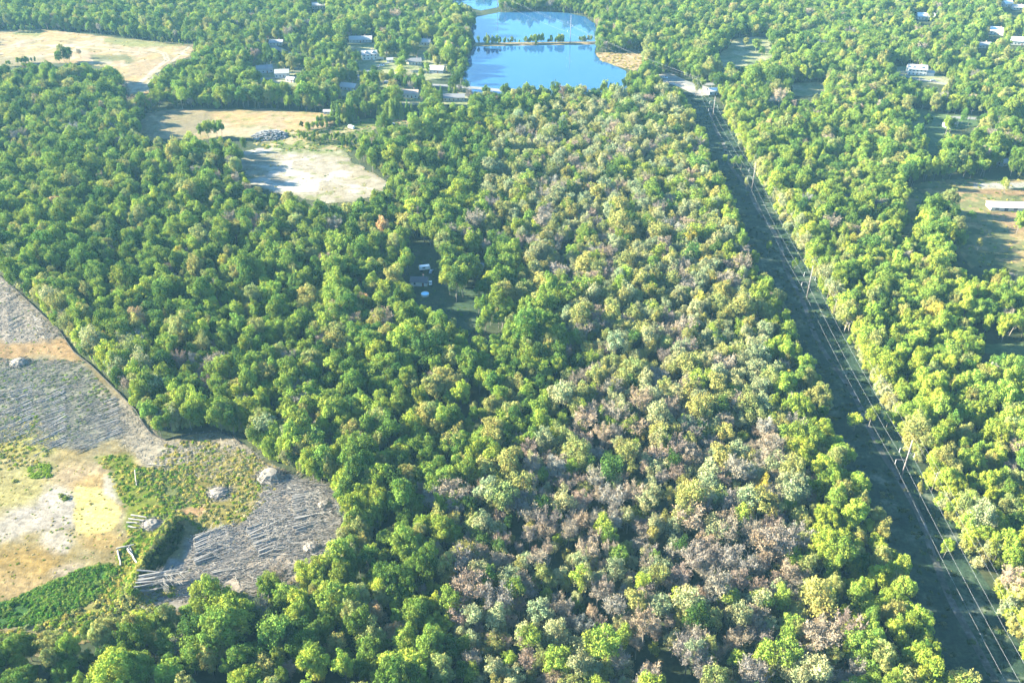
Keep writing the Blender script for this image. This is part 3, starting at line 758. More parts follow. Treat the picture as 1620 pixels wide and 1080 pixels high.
# ------------------------------------------------------------------ house list (surveyed centres), used for planting too
HOUSES = [  # u, v (centre of footprint), width, depth, wall height, wall, roof, rot deg, label, category
    (585, 93, 15, 10, 5.4, 'white', 'rooflight', 12, 'white two storey house with grey roof above the road', 'house'),
    (617, 98, 6, 5, 2.6, 'white', 'rooflight', 8, 'small white garage right of the white two storey house', 'garage'),
    (571, 66, 24, 10, 3.0, 'greysid', 'rooflight', 3, 'long pale-roofed house in trees behind the white two storey house', 'house'),
    (672, 70, 13, 9, 3.0, 'cream', 'rooflight', -8, 'pale-roofed house farthest back near the pond trees', 'house'),
    (692, 114, 14, 10, 3.2, 'greysid', 'rooflight', -12, 'pale blue-grey house between the road and pond trees', 'house'),
    (656, 101, 13, 9, 3.0, 'cream', 'roofgrey', 10, 'low grey-roofed house behind the front row of road trees', 'house'),
    (553, 141, 15, 9, 3.0, 'greysid', 'rooflight', -18, 'low house with pale green-grey roof below the road', 'house'),
    (650, 153, 14, 9, 3.8, 'white', 'roofbrown', -6, 'white house with brown roof below the road', 'house'),
    (718, 158, 19, 8, 3.0, 'cream', 'roofgrey', 3, 'long low grey-roofed house nearest the pond corner', 'house'),
    (447, 121, 13, 9, 4.2, 'white', 'rooflight', 8, 'white house with low garage left of the road bend', 'house'),
    (461, 129, 8, 6, 2.6, 'white', 'rooflight', -20, 'white detached garage beside the house left of the road bend', 'garage'),
    (419, 114, 15, 9, 4.0, 'greysid', 'roofgrey', 20, 'blue-grey house half hidden by trees left of the road', 'house'),
    (505, 13, 16, 10, 4.0, 'cream', 'rooflight', 5, 'pale house near the top edge left of centre', 'house'),
    (438, 71, 14, 8, 3.0, 'cream', 'rooflight', 0, 'small pale-roofed house at the upper end of the road', 'house'),
    (1449, 117, 17, 11, 5.6, 'white', 'rooflight', -14, 'large white house with dormers and dark windows on the right', 'house'),
    (1502, 201, 9, 8, 3.4, 'greysid', 'roofgrey', 32, 'small grey house beside the dark shaded lawn', 'house'),
    (1463, 30, 19, 11, 3.6, 'white', 'metalroof', -8, 'bright white-roofed house near the top right', 'house'),
    (1576, 54, 14, 11, 4.2, 'white', 'metalroof', -25, 'bright white house between dark trees at upper right', 'house'),
    (1612, 70, 20, 11, 4.2, 'white', 'metalroof', -15, 'white house cut by the right edge', 'house'),
    (1592, 10, 11, 9, 4.0, 'white', 'metalroof', 10, 'white house at the very top right', 'house'),
    (1610, 15, 14, 9, 3.0, 'white', 'rooflight', -12, 'pale low house beside the white house at the very top right', 'house'),
    (1555, 75, 14, 8, 3.0, 'cream', 'rooflight', 5, 'low cream house half hidden below the bright white houses', 'house'),
    (1587, 261, 8, 6, 2.8, 'greysid', 'rooflight', 20, 'small pale roofed cabin in trees above the pasture', 'cabin'),
    (1126, 149, 8, 7, 3.6, 'white', 'metalroof', 10, 'small bright white building at the far end of the power line', 'building'),
    (664, 449, 9.5, 6, 2.8, 'white', 'roofdark', -4, 'shaded dark-roofed house beside the round pool in the forest', 'house'),
    (757, 426, 6, 5, 2.6, 'cream', 'rooflight', -8, 'pale roof showing between big trees in the forest centre', 'shed'),
    (521, 180, 9, 4, 2.4, 'greysid', 'rooflight', 0, 'low grey shed on the back edge of the tan field', 'shed'),
]
SHED = (1602, 331)

# ------------------------------------------------------------------ planting
SP = 5.5
gx, gy = np.meshgrid(np.arange(-1150, 1150, SP), np.arange(110, 1560, SP))
gx = gx + np.where((np.arange(gx.shape[0]) % 2)[:, None] == 1, SP / 2, 0)
X = (gx + rng.uniform(-2.6, 2.6, gx.shape)).ravel(); Y = (gy + rng.uniform(-2.6, 2.6, gy.shape)).ravel()
half = 0.5704 * depth(X, Y, 0)
keep = (X > -half - 70) & (X < half + 45) & (Y > 138)
keep &= rng.uniform(size=X.shape) > .05
X = X[keep]; Y = Y[keep]
N = len(X)
U, V = px(X, Y, 0)
big = fbm(X, Y, 45, 11); patch = fbm(X, Y, 22, 17); hue = fbm(X, Y, 60, 23)
size = np.clip(rng.lognormal(0, .29, N), .55, 1.75) * (.60 + .34 * big)
GREYZ = [(790, 240), (900, 178), (1060, 185), (1110, 300), (1160, 450), (1210, 620), (1255, 800), (1320, 1100), (770, 1120), (700, 900), (880, 680), (930, 560), (850, 440), (780, 330)]
gd = segdist(U, V, GREYZ, True); gin = inpoly(U, V, GREYZ)
g = np.clip(np.where(gin, .5 + gd / 90, .5 - gd / 90), 0, 1)
lower = np.clip((V - 520) / 250, 0, 1)
kind = np.zeros(N, int)            # 0 leafy 1 thin 2 bare 3 evergreen
r1 = rng.uniform(size=N)
pb = np.clip(.02 + g * (.10 + .30 * lower) * np.clip(.25 + 1.7 * patch, .2, 1.3), 0, .6)
cluster = fbm(X, Y, 28, 37)
pb = np.where(cluster > .60, pb * 1.6 + .06, pb)
pt = .08 + g * .52 + .10 * (hue > .55)
kind = np.where(r1 < pb, 2, np.where(r1 < pb + pt, 1, 0))
ce = np.abs(X - cor_x(COR_L, Y)); size = np.where((ce < 10), np.clip(size, .7, .95), size)
# visible openings: no tree stands there or hides the ground there
hz = 15 * size ** .7
open_ = np.zeros(N, bool)
def clear(pts, tops=True, pad=0):
    global open_
    i = inpoly(U, V, pts)
    if tops:
        for f in (.45, .95):
            u2, v2 = px(X, Y, hz * f)
            i |= inpoly(u2, v2, pts)
    open_ |= i
for P in (F1, F2, F23, F3, F4, F5, F6, F7, F8, F9, F10, F14, POND_A_SEEN, POND_B, POND_C, CLR_SEEN, F12, F13, F11): clear(P)
for P in (POND_A, CLR): clear(P, False)
ROADS = [[(380, 55), (452, 82), (500, 108), (560, 124), (640, 132), (720, 137), (780, 142), (860, 152), (960, 158), (1030, 140), (1062, 124), (1100, 134), (1160, 130)],
         [(1500, 186), (1556, 190), (1590, 212), (1640, 242), (1700, 270)], [(1400, 112), (1445, 124), (1480, 130), (1530, 138)], [(560, 124), (592, 108), (622, 98), (690, 92)], [(500, 108), (468, 122), (430, 124), (400, 126)]]
for q in ROADS:
    open_ |= segdist(X, Y, [gp(*p) for p in q]) < 6.5
    u2, v2 = px(X, Y, hz * .9)
    wx, wy = np.array([gp(a, b) for a, b in q]).T
    vis = segdist(u2, v2 * 1.0, q) < 2.6
    open_ |= vis & (rng.uniform(size=N) < .75)
for h in HOUSES:
    hx, hy = gp(h[0], h[1])
    d = np.hypot((X - hx) / (h[2] * .5 + 4.5), (Y - hy) / (h[3] * .5 + 4.5))
    open_ |= d < 1
    hw = F * h[2] / depth(hx, hy, 0) * .5 + 2
    for f in (.55, 1.0):
        u2, v2 = px(X, Y, hz * f)
        rad = F * 3.6 / depth(X, Y, 0)
        open_ |= (np.abs(u2 - h[0]) < hw + rad * .55) & (v2 > h[1] - 9) & (v2 < h[1] + 6 + rad * .3) & (Y < hy + 1)
sx, sy = gp(*SHED)
open_ |= (np.abs(X - sx) < 24) & (np.abs(Y - sy) < 12)
# residential parts are thinner
RES = [(400, 60), (560, 55), (740, 70), (735, 165), (560, 160), (400, 140)]
ri = inpoly(U, V, RES)
open_ |= ri & (rng.uniform(size=N) < .52)
RES2 = [(1380, 0), (1620, 0), (1620, 140), (1380, 140)]
open_ |= inpoly(U, V, RES2) & (rng.uniform(size=N) < .22)
# power line clearing
open_ |= (X > cor_x(COR_L, Y) - 1.5) & (X < cor_x(COR_R, Y) + 2.0) & (Y < 790)
# random small gaps
clrd = segdist(X, Y, poly_world(CLR), True)
open_ |= (fbm(X, Y, 16, 71) > .76) & (clrd > 14)
k = ~open_
X, Y, U, V, size, kind, g, lower, big, patch, hue, cluster = [a[k] for a in (X, Y, U, V, size, kind, g, lower, big, patch, hue, cluster)]
nu = int(len(X) * .33)
ju = rng.integers(0, len(X), nu)
ax = X[ju] + rng.uniform(-4.5, 4.5, nu); ay = Y[ju] + rng.uniform(-4.5, 4.5, nu)
au, av = px(ax, ay)
bad = (ax > cor_x(COR_L, ay) - 1) & (ax < cor_x(COR_R, ay) + 1.5) & (ay < 790)
for P in (F1, F2, F23, F3, F4, F5, F6, F7, F8, F9, F10, F14, POND_A, POND_B, POND_C, CLR, F12, F13, F11): bad |= inpoly(au, av - 6, P) | inpoly(au, av, P)
for q in ROADS: bad |= segdist(ax, ay, [gp(*p) for p in q]) < 6.5
for h in HOUSES:
    hx, hy = gp(h[0], h[1]); bad |= np.hypot((ax - hx) / (h[2] * .5 + 4), (ay - hy) / (h[3] * .5 + 6)) < 1
ok = ~bad; ju = ju[ok]; ax = ax[ok]; ay = ay[ok]; au = au[ok]; av = av[ok]
X = np.append(X, ax); Y = np.append(Y, ay); U = np.append(U, au); V = np.append(V, av)
size = np.append(size, rng.uniform(.55, 1.1, len(ax))); kind = np.append(kind, np.where(rng.uniform(size=len(ax)) < .8, 4, 1))
g, lower, big, patch, hue, cluster = [np.append(a, a[ju]) for a in (g, lower, big, patch, hue, cluster)]
# trees standing inside openings (surveyed): (u, v of base, size, kind)
extra = [ (752, 452, 1.1, 0), (738, 452, 1.2, 0), (716, 440, 1.2, 0), (766, 500, .9, 0),
         (1436, 205, 1.2, 0), (1430, 192, 1.2, 0), (1446, 238, 1.2, 0), (1452, 250, 1.2, 0), (1462, 206, 1.0, 0), (1520, 200, .7, 0), (1418, 312, 1.3, 0), (1412, 330, 1.3, 0), (1416, 350, 1.3, 0), (1420, 374, 1.3, 0), (1428, 296, 1.3, 0), (1494, 340, 1.2, 0), (1506, 354, 1.1, 0),
         (102, 98, 1.25, 0), (110, 99, 1.0, 0), (96, 101, .9, 0), (128, 92, .6, 2), (722, 478, 1.35, 0), (712, 466, 1.15, 0), (733, 470, 1.15, 0), (726, 455, 1.2, 0), (706, 452, .9, 0),
         (1490, 352, 1.1, 0), (1478, 342, 1.0, 0), (1500, 362, 1.1, 0), (1486, 366, 1.1, 0), (1472, 358, 1.0, 0), (1508, 378, 1.1, 1), (1500, 392, 1.0, 0), (1484, 386, 1.0, 0), (1512, 402, .9, 0), (1534, 352, .55, 1), (1545, 398, .5, 1),
         (1590, 300, .5, 0), (1606, 372, .9, 0), (1588, 308, .5, 1), (757, 497, .55, 0), (330, 218, 1.0, 0), (344, 219, .8, 0), (352, 220, .9, 0), (318, 220, .7, 0),
         (1100, 152, .9, 0), (1110, 148, .8, 0), (1495, 214, .8, 0), (1502, 212, .7, 0), (1178, 78, .9, 0), (1195, 82, .8, 0), (1205, 92, .8, 0), (1350, 682, .8, 1), (1402, 676, .6, 1), (1374, 676, .6, 1),
         (1492, 882, .5, 1), (1525, 872, .55, 1), (1145, 262, .55, 1), (1160, 266, .6, 1), (1172, 268, .6, 1), (1455, 788, .4, 0), (1180, 300, .45, 1), (1215, 402, .5, 1), (1255, 432, .45, 1)]
for e in extra:
    x, y = gp(e[0], e[1])
    X = np.append(X, x); Y = np.append(Y, y); U = np.append(U, e[0]); V = np.append(V, e[1]); size = np.append(size, e[2]); kind = np.append(kind, e[3])
    g = np.append(g, 0.); lower = np.append(lower, 0.); big = np.append(big, .5); patch = np.append(patch, .5); hue = np.append(hue, .5); cluster = np.append(cluster, .4)
# evergreens around the tan field's end and scattered
ev = [(528, 190, 1.15), (537, 194, 1.2), (545, 190, 1.1), (551, 193, 1.25), (558, 191, 1.15), (612, 188, 1.1), (620, 189, 1.2), (628, 188, 1.25), (636, 189, 1.1), (645, 187, 1.2), (652, 186, 1.0), (690, 158, .8), (698, 160, .8), (770, 70, .75), (772, 71, .6), (848, 71, .7), (685, 160, .7), (712, 150, .8), (720, 149, .7)]
for e in ev:
    x, y = gp(e[0], e[1])
    X = np.append(X, x); Y = np.append(Y, y); U = np.append(U, e[0]); V = np.append(V, e[1]); size = np.append(size, e[2]); kind = np.append(kind, 3)
    g = np.append(g, 0.); lower = np.append(lower, 0.); big = np.append(big, .5); patch = np.append(patch, .5); hue = np.append(hue, .5); cluster = np.append(cluster, .4)
# edge fringe: slim pale saplings along the logging clearing's forest edge, shore bushes on the causeway
def fringe(pts, n, off, smin, smax, kd, sp=2.0, world=False):
    global X, Y, U, V, size, kind, g, lower, big, patch, hue, cluster
    P = [np.array(p if world else gp(*p)) for p in pts]
    if world: P = [np.array((float(cor_x(COR_R, y_)), y_)) for y_ in range(150, 780, 30)][::-1]; kd = 1
    L = [np.linalg.norm(P[i + 1] - P[i]) for i in range(len(P) - 1)]
    T = rng.uniform(0, sum(L), n)
    for t in T:
        i = 0
        while t > L[i] and i < len(L) - 1: t -= L[i]; i += 1
        d = (P[i + 1] - P[i]) / L[i]; nn = np.array([-d[1], d[0]])
        q = P[i] + d * t + nn * rng.uniform(off[0], off[1])
        u, v = px(q[0], q[1])
        X = np.append(X, q[0]); Y = np.append(Y, q[1]); U = np.append(U, u); V = np.append(V, v)
        size = np.append(size, rng.uniform(smin, smax)); kind = np.append(kind, (4 if kd == 1 else kd) if rng.uniform() < .8 else 1)
        g = np.append(g, -1. if kd == 1 else 0.); lower = np.append(lower, 0.); big = np.append(big, .6); patch = np.append(patch, .5); hue = np.append(hue, .8); cluster = np.append(cluster, .4)
fringe([(-40, 400), (0, 428), (60, 484), (122, 548), (195, 612), (245, 680)], 420, (.8, 12), .5, 1.2, 1)
fringe([(262, 688), (330, 674), (385, 690), (430, 732), (540, 774)], 260, (.8, 12), .5, 1.2, 1)
fringe([(548, 778), (548, 830), (536, 895)], 80, (.5, 9), .5, 1.1, 1)
fringe([(171.8, 150), (176, 760)], 360, (-1.5, 5), .6, 1.3, 2, world=True)
fringe([(752, 71), (838, 70)], 26, (-3, 3), .25, .45, 0)
fringe([(838, 69.5), (892, 69), ], 34, (-3, 3), .28, .5, 0)
fringe([(912, 68.5), (944, 68)], 8, (-2, 2), .25, .45, 0)
fringe([(733, 126), (738, 95), (748, 78)], 20, (1, 5), .5, .9, 0)
fringe([(560, 190), (480, 208)], 60, (-9, 9), .2, .38, 0)
fringe([(470, 222), (545, 225), (560, 235)], 60, (-8, 8), .18, .35, 0)
fringe([(210, 60), (275, 72), (300, 74)], 20, (-2, 3), .2, .35, 0)
fringe([(15, 52), (60, 50)], 18, (-3, 3), .2, .35, 0)
fringe([(60, 99), (20, 104), (0, 106)], 18, (-3, 3), .2, .35, 0)
N = len(X)
r = rng.uniform(size=(N, 4))
# tints: own leaf colour of each tree
PAL = {
 'deep green': (.094, .158, .028), 'dark green': (.056, .105, .024), 'mid green': (.162, .226, .038), 'bright green': (.195, .255, .040),
 'yellow-green': (.228, .290, .040), 'golden yellow': (.34, .30, .05), 'olive': (.225, .232, .070), 'pale grey-green': (.245, .262, .125),
 'rust-orange': (.33, .24, .12), 'grey-brown': (.275, .235, .170), 'pinkish brown': (.275, .228, .178), 'ashen grey': (.275, .255, .205), 'purplish brown': (.225, .188, .155)}
names = list(PAL); NI = {n: i for i, n in enumerate(names)}
cor = np.minimum(np.abs(X - cor_x(COR_L, Y)), np.abs(X - cor_x(COR_R, Y)))
rightside = X > cor_x(COR_L, Y) - 45
yel = np.clip((V - 150) / 500, 0, 1) * np.where(X > cor_x(COR_R, Y), np.clip(1.1 - cor / 160, .15, 1), np.where(X > cor_x(COR_L, Y) - 60, .9, .18 + .25 * np.clip((hue - .4) * 3, 0, 1)))
tid = np.zeros(N, int)
for i in range(N):
    q = r[i, 0]
    if kind[i] == 3: c = 'deep green' if q < .6 else 'mid green'
    elif kind[i] == 2:
        low_ = lower[i]
        if q < .45: c = 'grey-brown'
        elif q < .62 + .05 * low_: c = 'pinkish brown'
        elif q < .80: c = 'ashen grey'
        else: c = 'purplish brown'
    elif g[i] < -.5: c = 'yellow-green' if q < .45 else ('pale grey-green' if q < .75 else 'olive')
    elif g[i] > .35 and q < .70:
        c = 'pale grey-green' if r[i, 1] < .55 else ('olive' if r[i, 1] < .85 else 'mid green')
    else:
        y_ = yel[i]
        if r[i, 1] < y_ * .80: c = 'yellow-green' if q < .62 else ('bright green' if q < .84 else ('golden yellow' if q < .86 else 'olive'))
        else: c = 'mid green' if q < .36 else ('deep green' if q < .60 else ('bright green' if q < .72 else ('olive' if q < .86 else ('dark green' if q < .95 else ('yellow-green' if q < .997 else 'rust-orange')))))
    tid[i] = NI[c]
tint = np.array([PAL[n] for n in names])[tid]
tint = tint * (.80 + .40 * r[:, 2:3]) * (1 + (r[:, 3:4] - .5) * np.array([[.28, .06, -.1]]))
KN = ('leafy', 'thin', 'bare', 'evergreen', 'sapling')
pid = np.array([KIDX[KN[kd]][int(q * 997) % len(KIDX[KN[kd]])] for kd, q in zip(kind, rng.uniform(size=N))])
rot = rng.uniform(0, 2 * math.pi, N)
sxy = size * rng.uniform(.88, 1.16, N); szz = (size ** .7) * rng.uniform(1.02, 1.5, N)
dep = depth(X, Y, 0)
um, vm_ = px(X, Y, 9.0)
inview = (um > -15) & (um < 1635) & (vm_ > -10) & (vm_ < 1100)
show = np.where(inview, sxy / dep, 0)
KNAME = {0: ('broadleaf_tree', 'leafy trees of the forest', 290), 1: ('thinning_tree', 'thin-crowned trees shedding their leaves', 230), 2: ('bare_tree', 'nearly bare brown and grey trees', 230), 3: ('evergreen_tree', 'dark conical evergreens', 19), 4: ('sapling', 'leafy saplings filling the forest edge and gaps', 260)}
single = np.zeros(N, bool)
for kd, (nm, gr, lim) in KNAME.items():
    ids = np.where((kind == kd) & inview)[0]
    ids = ids[np.argsort(-show[ids])][:lim]
    single[ids] = True

def place_of(i):
    u, v, x, y = U[i], V[i], X[i], Y[i]
    cl, cr_ = cor_x(COR_L, y), cor_x(COR_R, y)
    if cl < x < cr_: return 'standing in the power line clearing'
    if cr_ <= x < cr_ + 9: return 'on the right edge of the power line clearing'
    if cl - 9 < x <= cl: return 'on the left edge of the power line clearing'
    if x > cr_: return 'in the woods right of the power line'
    if u < 560 and v > 380:
        d = segdist(np.array([u]), np.array([v]), CLR_SEEN, True)[0]
        if d < 26: return 'on the rim of the logging clearing'
        if v > 900: return 'in the woods below the logging clearing'
        return 'in the woods beyond the logging clearing'
    if v > 980: return 'along the bottom edge, centre' if u < 1050 else 'along the bottom edge, right of centre'
    if g[i] > .5 and v > 560: return 'in the brown swampy belt, ' + ('lower part' if v > 800 else 'upper part')
    if v > 800: return 'in the lower middle woods'
    if v > 560: return 'in the middle woods'
    if v > 360: return 'around the forest yard'
    return 'beside the distant fields'
ORD = ['nearest', 'second nearest', 'third nearest', 'fourth nearest', 'fifth nearest', 'sixth nearest', 'seventh nearest', 'eighth nearest', 'ninth nearest', 'tenth nearest', '11th nearest', '12th nearest', '13th nearest', '14th nearest', '15th nearest', '16th nearest', '17th nearest', '18th nearest', '19th nearest', '20th nearest']
ORD += ['%d%s nearest' % (k_, {1: 'st', 2: 'nd', 3: 'rd'}.get(k_ % 10, 'th')) for k_ in range(21, 120)]
SHAPE = {0: 'leafy', 1: 'thin-crowned', 2: 'nearly bare', 3: 'conical evergreen', 4: 'sapling'}
first = {}
buckets = {}
for i in np.where(single)[0]:
    sz = 'large' if size[i] > 1.15 else ('small' if size[i] < .82 else '')
    key = (names[tid[i]], kind[i], place_of(i), sz)
    buckets.setdefault(key, []).append(i)
label_of = {}
for (cn, kd, pl, sz), ids in buckets.items():
    ids.sort(key=lambda j: dep[j])
    base = ' '.join(x_ for x_ in (sz, cn, SHAPE[kd], 'tree') if x_).replace('evergreen tree', 'evergreen').replace('sapling tree', 'sapling')
    for n_, j in enumerate(ids):
        label_of[j] = (base + ' ' + pl) if len(ids) == 1 else (base + ' ' + pl + ', ' + ORD[n_])
def make_tree(i):
    p = PROTO[pid[i]]
    nm, gr, _ = KNAME[kind[i]]
    z = 0.0
    if pid[i] not in first:
        root = empty(nm, (0, 0, 0))
        c = bpy.data.objects.new('crown', p['crown']); C.objects.link(c); c.parent = root
        t = bpy.data.objects.new('trunk', p['trunk']); C.objects.link(t); t.parent = root
        first[pid[i]] = (root, c, t)
    else:
        r0, c0, t0 = first[pid[i]]
        root = r0.copy(); c = c0.copy(); t = t0.copy()
        for o in (root, c, t): C.objects.link(o)
        c.parent = root; t.parent = root
    root.location = (X[i], Y[i], z); root.rotation_euler = (0, 0, rot[i]); root.scale = (sxy[i], sxy[i], szz[i])
    c['tint'] = [float(q) for q in tint[i]] + [1.0]
    tag(root, label_of[i], 'tree', gr)
for i in np.where(single)[0]: make_tree(i)

def gn_scatter(name, pts, rots, scales, tints, pids, sources, label, cat):
    """one object: points that carry instances of the given source meshes"""
    me = bpy.data.meshes.new(name)
    n = len(pts)
    me.vertices.add(n); me.vertices.foreach_set('co', np.asarray(pts, np.float32).ravel())
    def attr(nm, ty, arr, key):
        a = me.attributes.new(nm, ty, 'POINT'); a.data.foreach_set(key, np.asarray(arr, np.float32 if key != 'value' or ty != 'INT' else np.int32).ravel())
    attr('rot', 'FLOAT_VECTOR', rots, 'vector'); attr('scl', 'FLOAT_VECTOR', scales, 'vector')
    tc = np.ones((n, 4), np.float32); tc[:, :3] = tints
    attr('tint', 'FLOAT_COLOR', tc, 'color'); attr('pid', 'INT', pids, 'value')
    o = bpy.data.objects.new(name, me); C.objects.link(o)
    ng = bpy.data.node_groups.new(name + '_nodes', 'GeometryNodeTree')
    ng.interface.new_socket('Geometry', in_out='INPUT', socket_type='NodeSocketGeometry')
    ng.interface.new_socket('Geometry', in_out='OUTPUT', socket_type='NodeSocketGeometry')
    gi = ng.nodes.new('NodeGroupInput'); go = ng.nodes.new('NodeGroupOutput'); jn = ng.nodes.new('GeometryNodeJoinGeometry')
    def named(nm, ty):
        q = ng.nodes.new('GeometryNodeInputNamedAttribute'); q.data_type = ty; q.inputs['Name'].default_value = nm; return q.outputs[0]
    m2p = ng.nodes.new('GeometryNodeMeshToPoints'); ng.links.new(gi.outputs[0], m2p.inputs[0])
    for k_, objs in sources.items():
        cmp_ = ng.nodes.new('FunctionNodeCompare'); cmp_.data_type = 'INT'; cmp_.operation = 'EQUAL'
        ng.links.new(named('pid', 'INT'), cmp_.inputs[2]); cmp_.inputs[3].default_value = int(k_)
        for ob in objs:
            oi = ng.nodes.new('GeometryNodeObjectInfo'); oi.inputs['Object'].default_value = ob; oi.transform_space = 'ORIGINAL'
            oi.inputs['As Instance'].default_value = True
            ip = ng.nodes.new('GeometryNodeInstanceOnPoints')
            ng.links.new(m2p.outputs[0], ip.inputs['Points']); ng.links.new(oi.outputs['Geometry'], ip.inputs['Instance'])
            ng.links.new(cmp_.outputs['Result'], ip.inputs['Selection'])
            e2r = ng.nodes.new('FunctionNodeEulerToRotation')
            ng.links.new(named('rot', 'FLOAT_VECTOR'), e2r.inputs[0]); ng.links.new(e2r.outputs[0], ip.inputs['Rotation'])
            ng.links.new(named('scl', 'FLOAT_VECTOR'), ip.inputs['Scale'])
            ng.links.new(ip.outputs[0], jn.inputs[0])
    ng.links.new(jn.outputs[0], go.inputs[0])
    md = o.modifiers.new('scatter', 'NODES'); md.node_group = ng
    return tag(o, label, cat, None, 'stuff')
rest = ~single
for k_ in range(len(PROTO)):                       # every kind has a first individual to copy from
    if k_ not in first:
        j = np.where(rest & (pid == k_))[0]
        print('no single for proto', k_, len(j))
ok_ = rest & np.isin(pid, list(first))
tilt = rng.normal(size=(N, 2)) * .05
gn_scatter('forest', np.stack([X, Y, np.zeros(N)], 1)[ok_], np.stack([tilt[:, 0], tilt[:, 1], rot], 1)[ok_], np.stack([sxy, sxy, szz], 1)[ok_],
           tint[ok_], pid[ok_], {k_: (v_[1], v_[2]) for k_, v_ in first.items()}, 'the rest of the mixed forest reaching back to the ponds', 'forest')
print('TREES', N, 'single', single.sum(), {k_: int(((kind == k_) & single).sum()) for k_ in range(5)})

# ------------------------------------------------------------------ weeds and shrubs of the openings
def shrub_mesh(seed, Rr=.9, n=150, ls=.34):
    rg = np.random.default_rng(seed)
    e = rg.normal(size=(n, 3)); e[:, 2] = np.abs(e[:, 2]); e /= np.linalg.norm(e, axis=1)[:, None]
    c = e * np.array([Rr, Rr, Rr * .8]) * rg.uniform(.45, 1.05, (n, 1)) * (1 + .25 * np.sin(e[:, :1] * 5 + seed))
    nn = e + rg.normal(size=(n, 3)) * .5; nn /= np.linalg.norm(nn, axis=1)[:, None]
    V, Fq = quads_from(c, nn, rg.uniform(.6, 1.3, n) * ls, rg)
    me = mesh_np('shrub', V, Fq, [M['leaf']], parent=False)
    set_shade(me, np.repeat(rg.uniform(.7, 1.3, (n, 1)) * np.ones((1, 3)), 4, 0))
    return me
shrubs = []
for k_, (u, v, s, t, lb) in enumerate([(105, 790, 2.0, (.10, .13, .025), 'round olive shrub beside the white sand patch'), (98, 786, 1.6, (.12, .14, .03), 'small shrub touching the olive one by the white sand'), (24, 762, 1.4, (.16, .17, .04), 'lone yellowish shrub in the straw grass at the left edge')]):
    x, y = gp(u, v)
    o = link_mesh('shrub', shrub_mesh(900 + k_)); o.location = (x, y, rz(x, y) - .1); o.scale = (s, s, s * .8); o['tint'] = [*t, 1.0]
    tag(o, lb, 'shrub', 'shrubs in the logging clearing'); shrubs.append(o)
WX = []; WS = []; WT = []
def weeds(pts, n, smin, smax, cols, world=False):
    P = pts if world else poly_world(pts)
    xs = [p[0] for p in P]; ys = [p[1] for p in P]
    x = rng.uniform(min(xs), max(xs), n * 3); y = rng.uniform(min(ys), max(ys), n * 3)
    m_ = inpoly(x, y, P) & (fbm(x, y, 5, 5) + rng.uniform(-.2, .2, x.shape) > .45); x = x[m_][:n]; y = y[m_][:n]
    u, v = px(x, y)
    clr = inpoly(x, y, poly_world(CLR)) if not world else np.zeros(x.shape, bool)
    z = np.where(clr, relief(x, y) * np.clip(segdist(x, y, poly_world(CLR), True) / 4, 0, 1), 0.0)
    for a, b, c_ in zip(x, y, z):
        WX.append((a, b, c_ - .1)); WS.append(rng.uniform(smin, smax)); q = cols[int(rng.integers(len(cols)))]
        WT.append(np.array(q) * rng.uniform(.75, 1.25))
G1, G2, G3, G4, G5 = (.14, .20, .02), (.08, .16, .02), (.30, .25, .06), (.34, .28, .14), (.11, .13, .05)
weeds([(150, 722), (205, 722), (222, 745), (260, 780), (262, 830), (232, 872), (205, 850), (196, 800), (172, 752)], 650, .5, 1.3, [G1, G1, G2, G3])
weeds([(215, 742), (300, 735), (330, 790), (270, 850), (250, 800)], 600, .5, 1.3, [G5, G1, G2, G3])
weeds([(200, 858), (260, 840), (225, 905), (210, 940), (180, 960), (150, 940)], 450, .5, 1.3, [G1, G3, G2])
weeds([(-60, 985), (0, 958), (60, 932), (120, 905), (175, 892), (186, 905), (150, 950), (80, 985), (-60, 1000)], 1500, .8, 1.6, [(.05, .13, .015), (.09, .17, .02), (.04, .10, .015), (.13, .17, .03), (.10, .15, .03)])
weeds([(-40, 1010), (80, 985), (150, 955), (215, 925), (300, 935), (250, 965), (160, 1000), (60, 1030), (-40, 1030)], 900, .7, 1.9, [G1, G3, G5, (.20, .2, .07)])
weeds([(320, 695), (400, 715), (440, 760), (430, 790), (350, 850), (300, 830), (290, 760), (240, 740), (260, 705)], 1300, .4, 1.2, [G3, G1, G5, G4, G3])
weeds([(-100, 660), (60, 660), (90, 700), (60, 740), (-100, 750)], 700, .4, 1.2, [G3, G1, G4, G5])
weeds([(-100, 560), (130, 572), (190, 640), (120, 700), (0, 690), (-100, 670)], 1400, .4, 1.1, [G5, (.10, .13, .06), G1, (.12, .15, .09)])
weeds([(-100, 430), (0, 440), (100, 530), (110, 560), (-100, 560)], 350, .4, .9, [G4, G5, G1])
weeds([(-60, 740), (60, 725), (150, 740), (230, 900), (120, 905), (0, 960), (-60, 960)], 500, .3, .7, [G3, G4, G1])
weeds([(44, 735), (80, 735), (82, 756), (48, 758)], 130, .5, 1.1, [(.15, .22, .02)])
weeds([(262, 700), (380, 700), (545, 780), (548, 900), (400, 940), (210, 960), (290, 850)], 350, .3, .8, [G5, G3, G4])
weeds([p for p in [(270, 835), (282, 838), (240, 905), (222, 948), (208, 948)]], 160, .6, 1.2, [G3, G1, G5])
weeds(COR_L + COR_R[::-1], 2400, .4, 1.5, [(.03, .05, .02), (.04, .07, .025), (.05, .08, .025), (.12, .13, .06)], True)  # scrub tints darkened with the ground, shade of the cut in their colour
weeds([(262, 838), (290, 838), (284, 862), (262, 890), (240, 925), (222, 925), (240, 885)], 420, .5, 1.4, [(.03, .05, .018), (.05, .07, .02), (.07, .08, .03)])  # dark scrub added to deepen the shadow painted behind the berm
weeds(F23, 700, .6, 2.0, [G1, G2, G3, G5]); weeds(F3, 250, .4, 1.4, [G5, G3, G4]); weeds(F2, 200, .4, 1.2, [G4, G3])
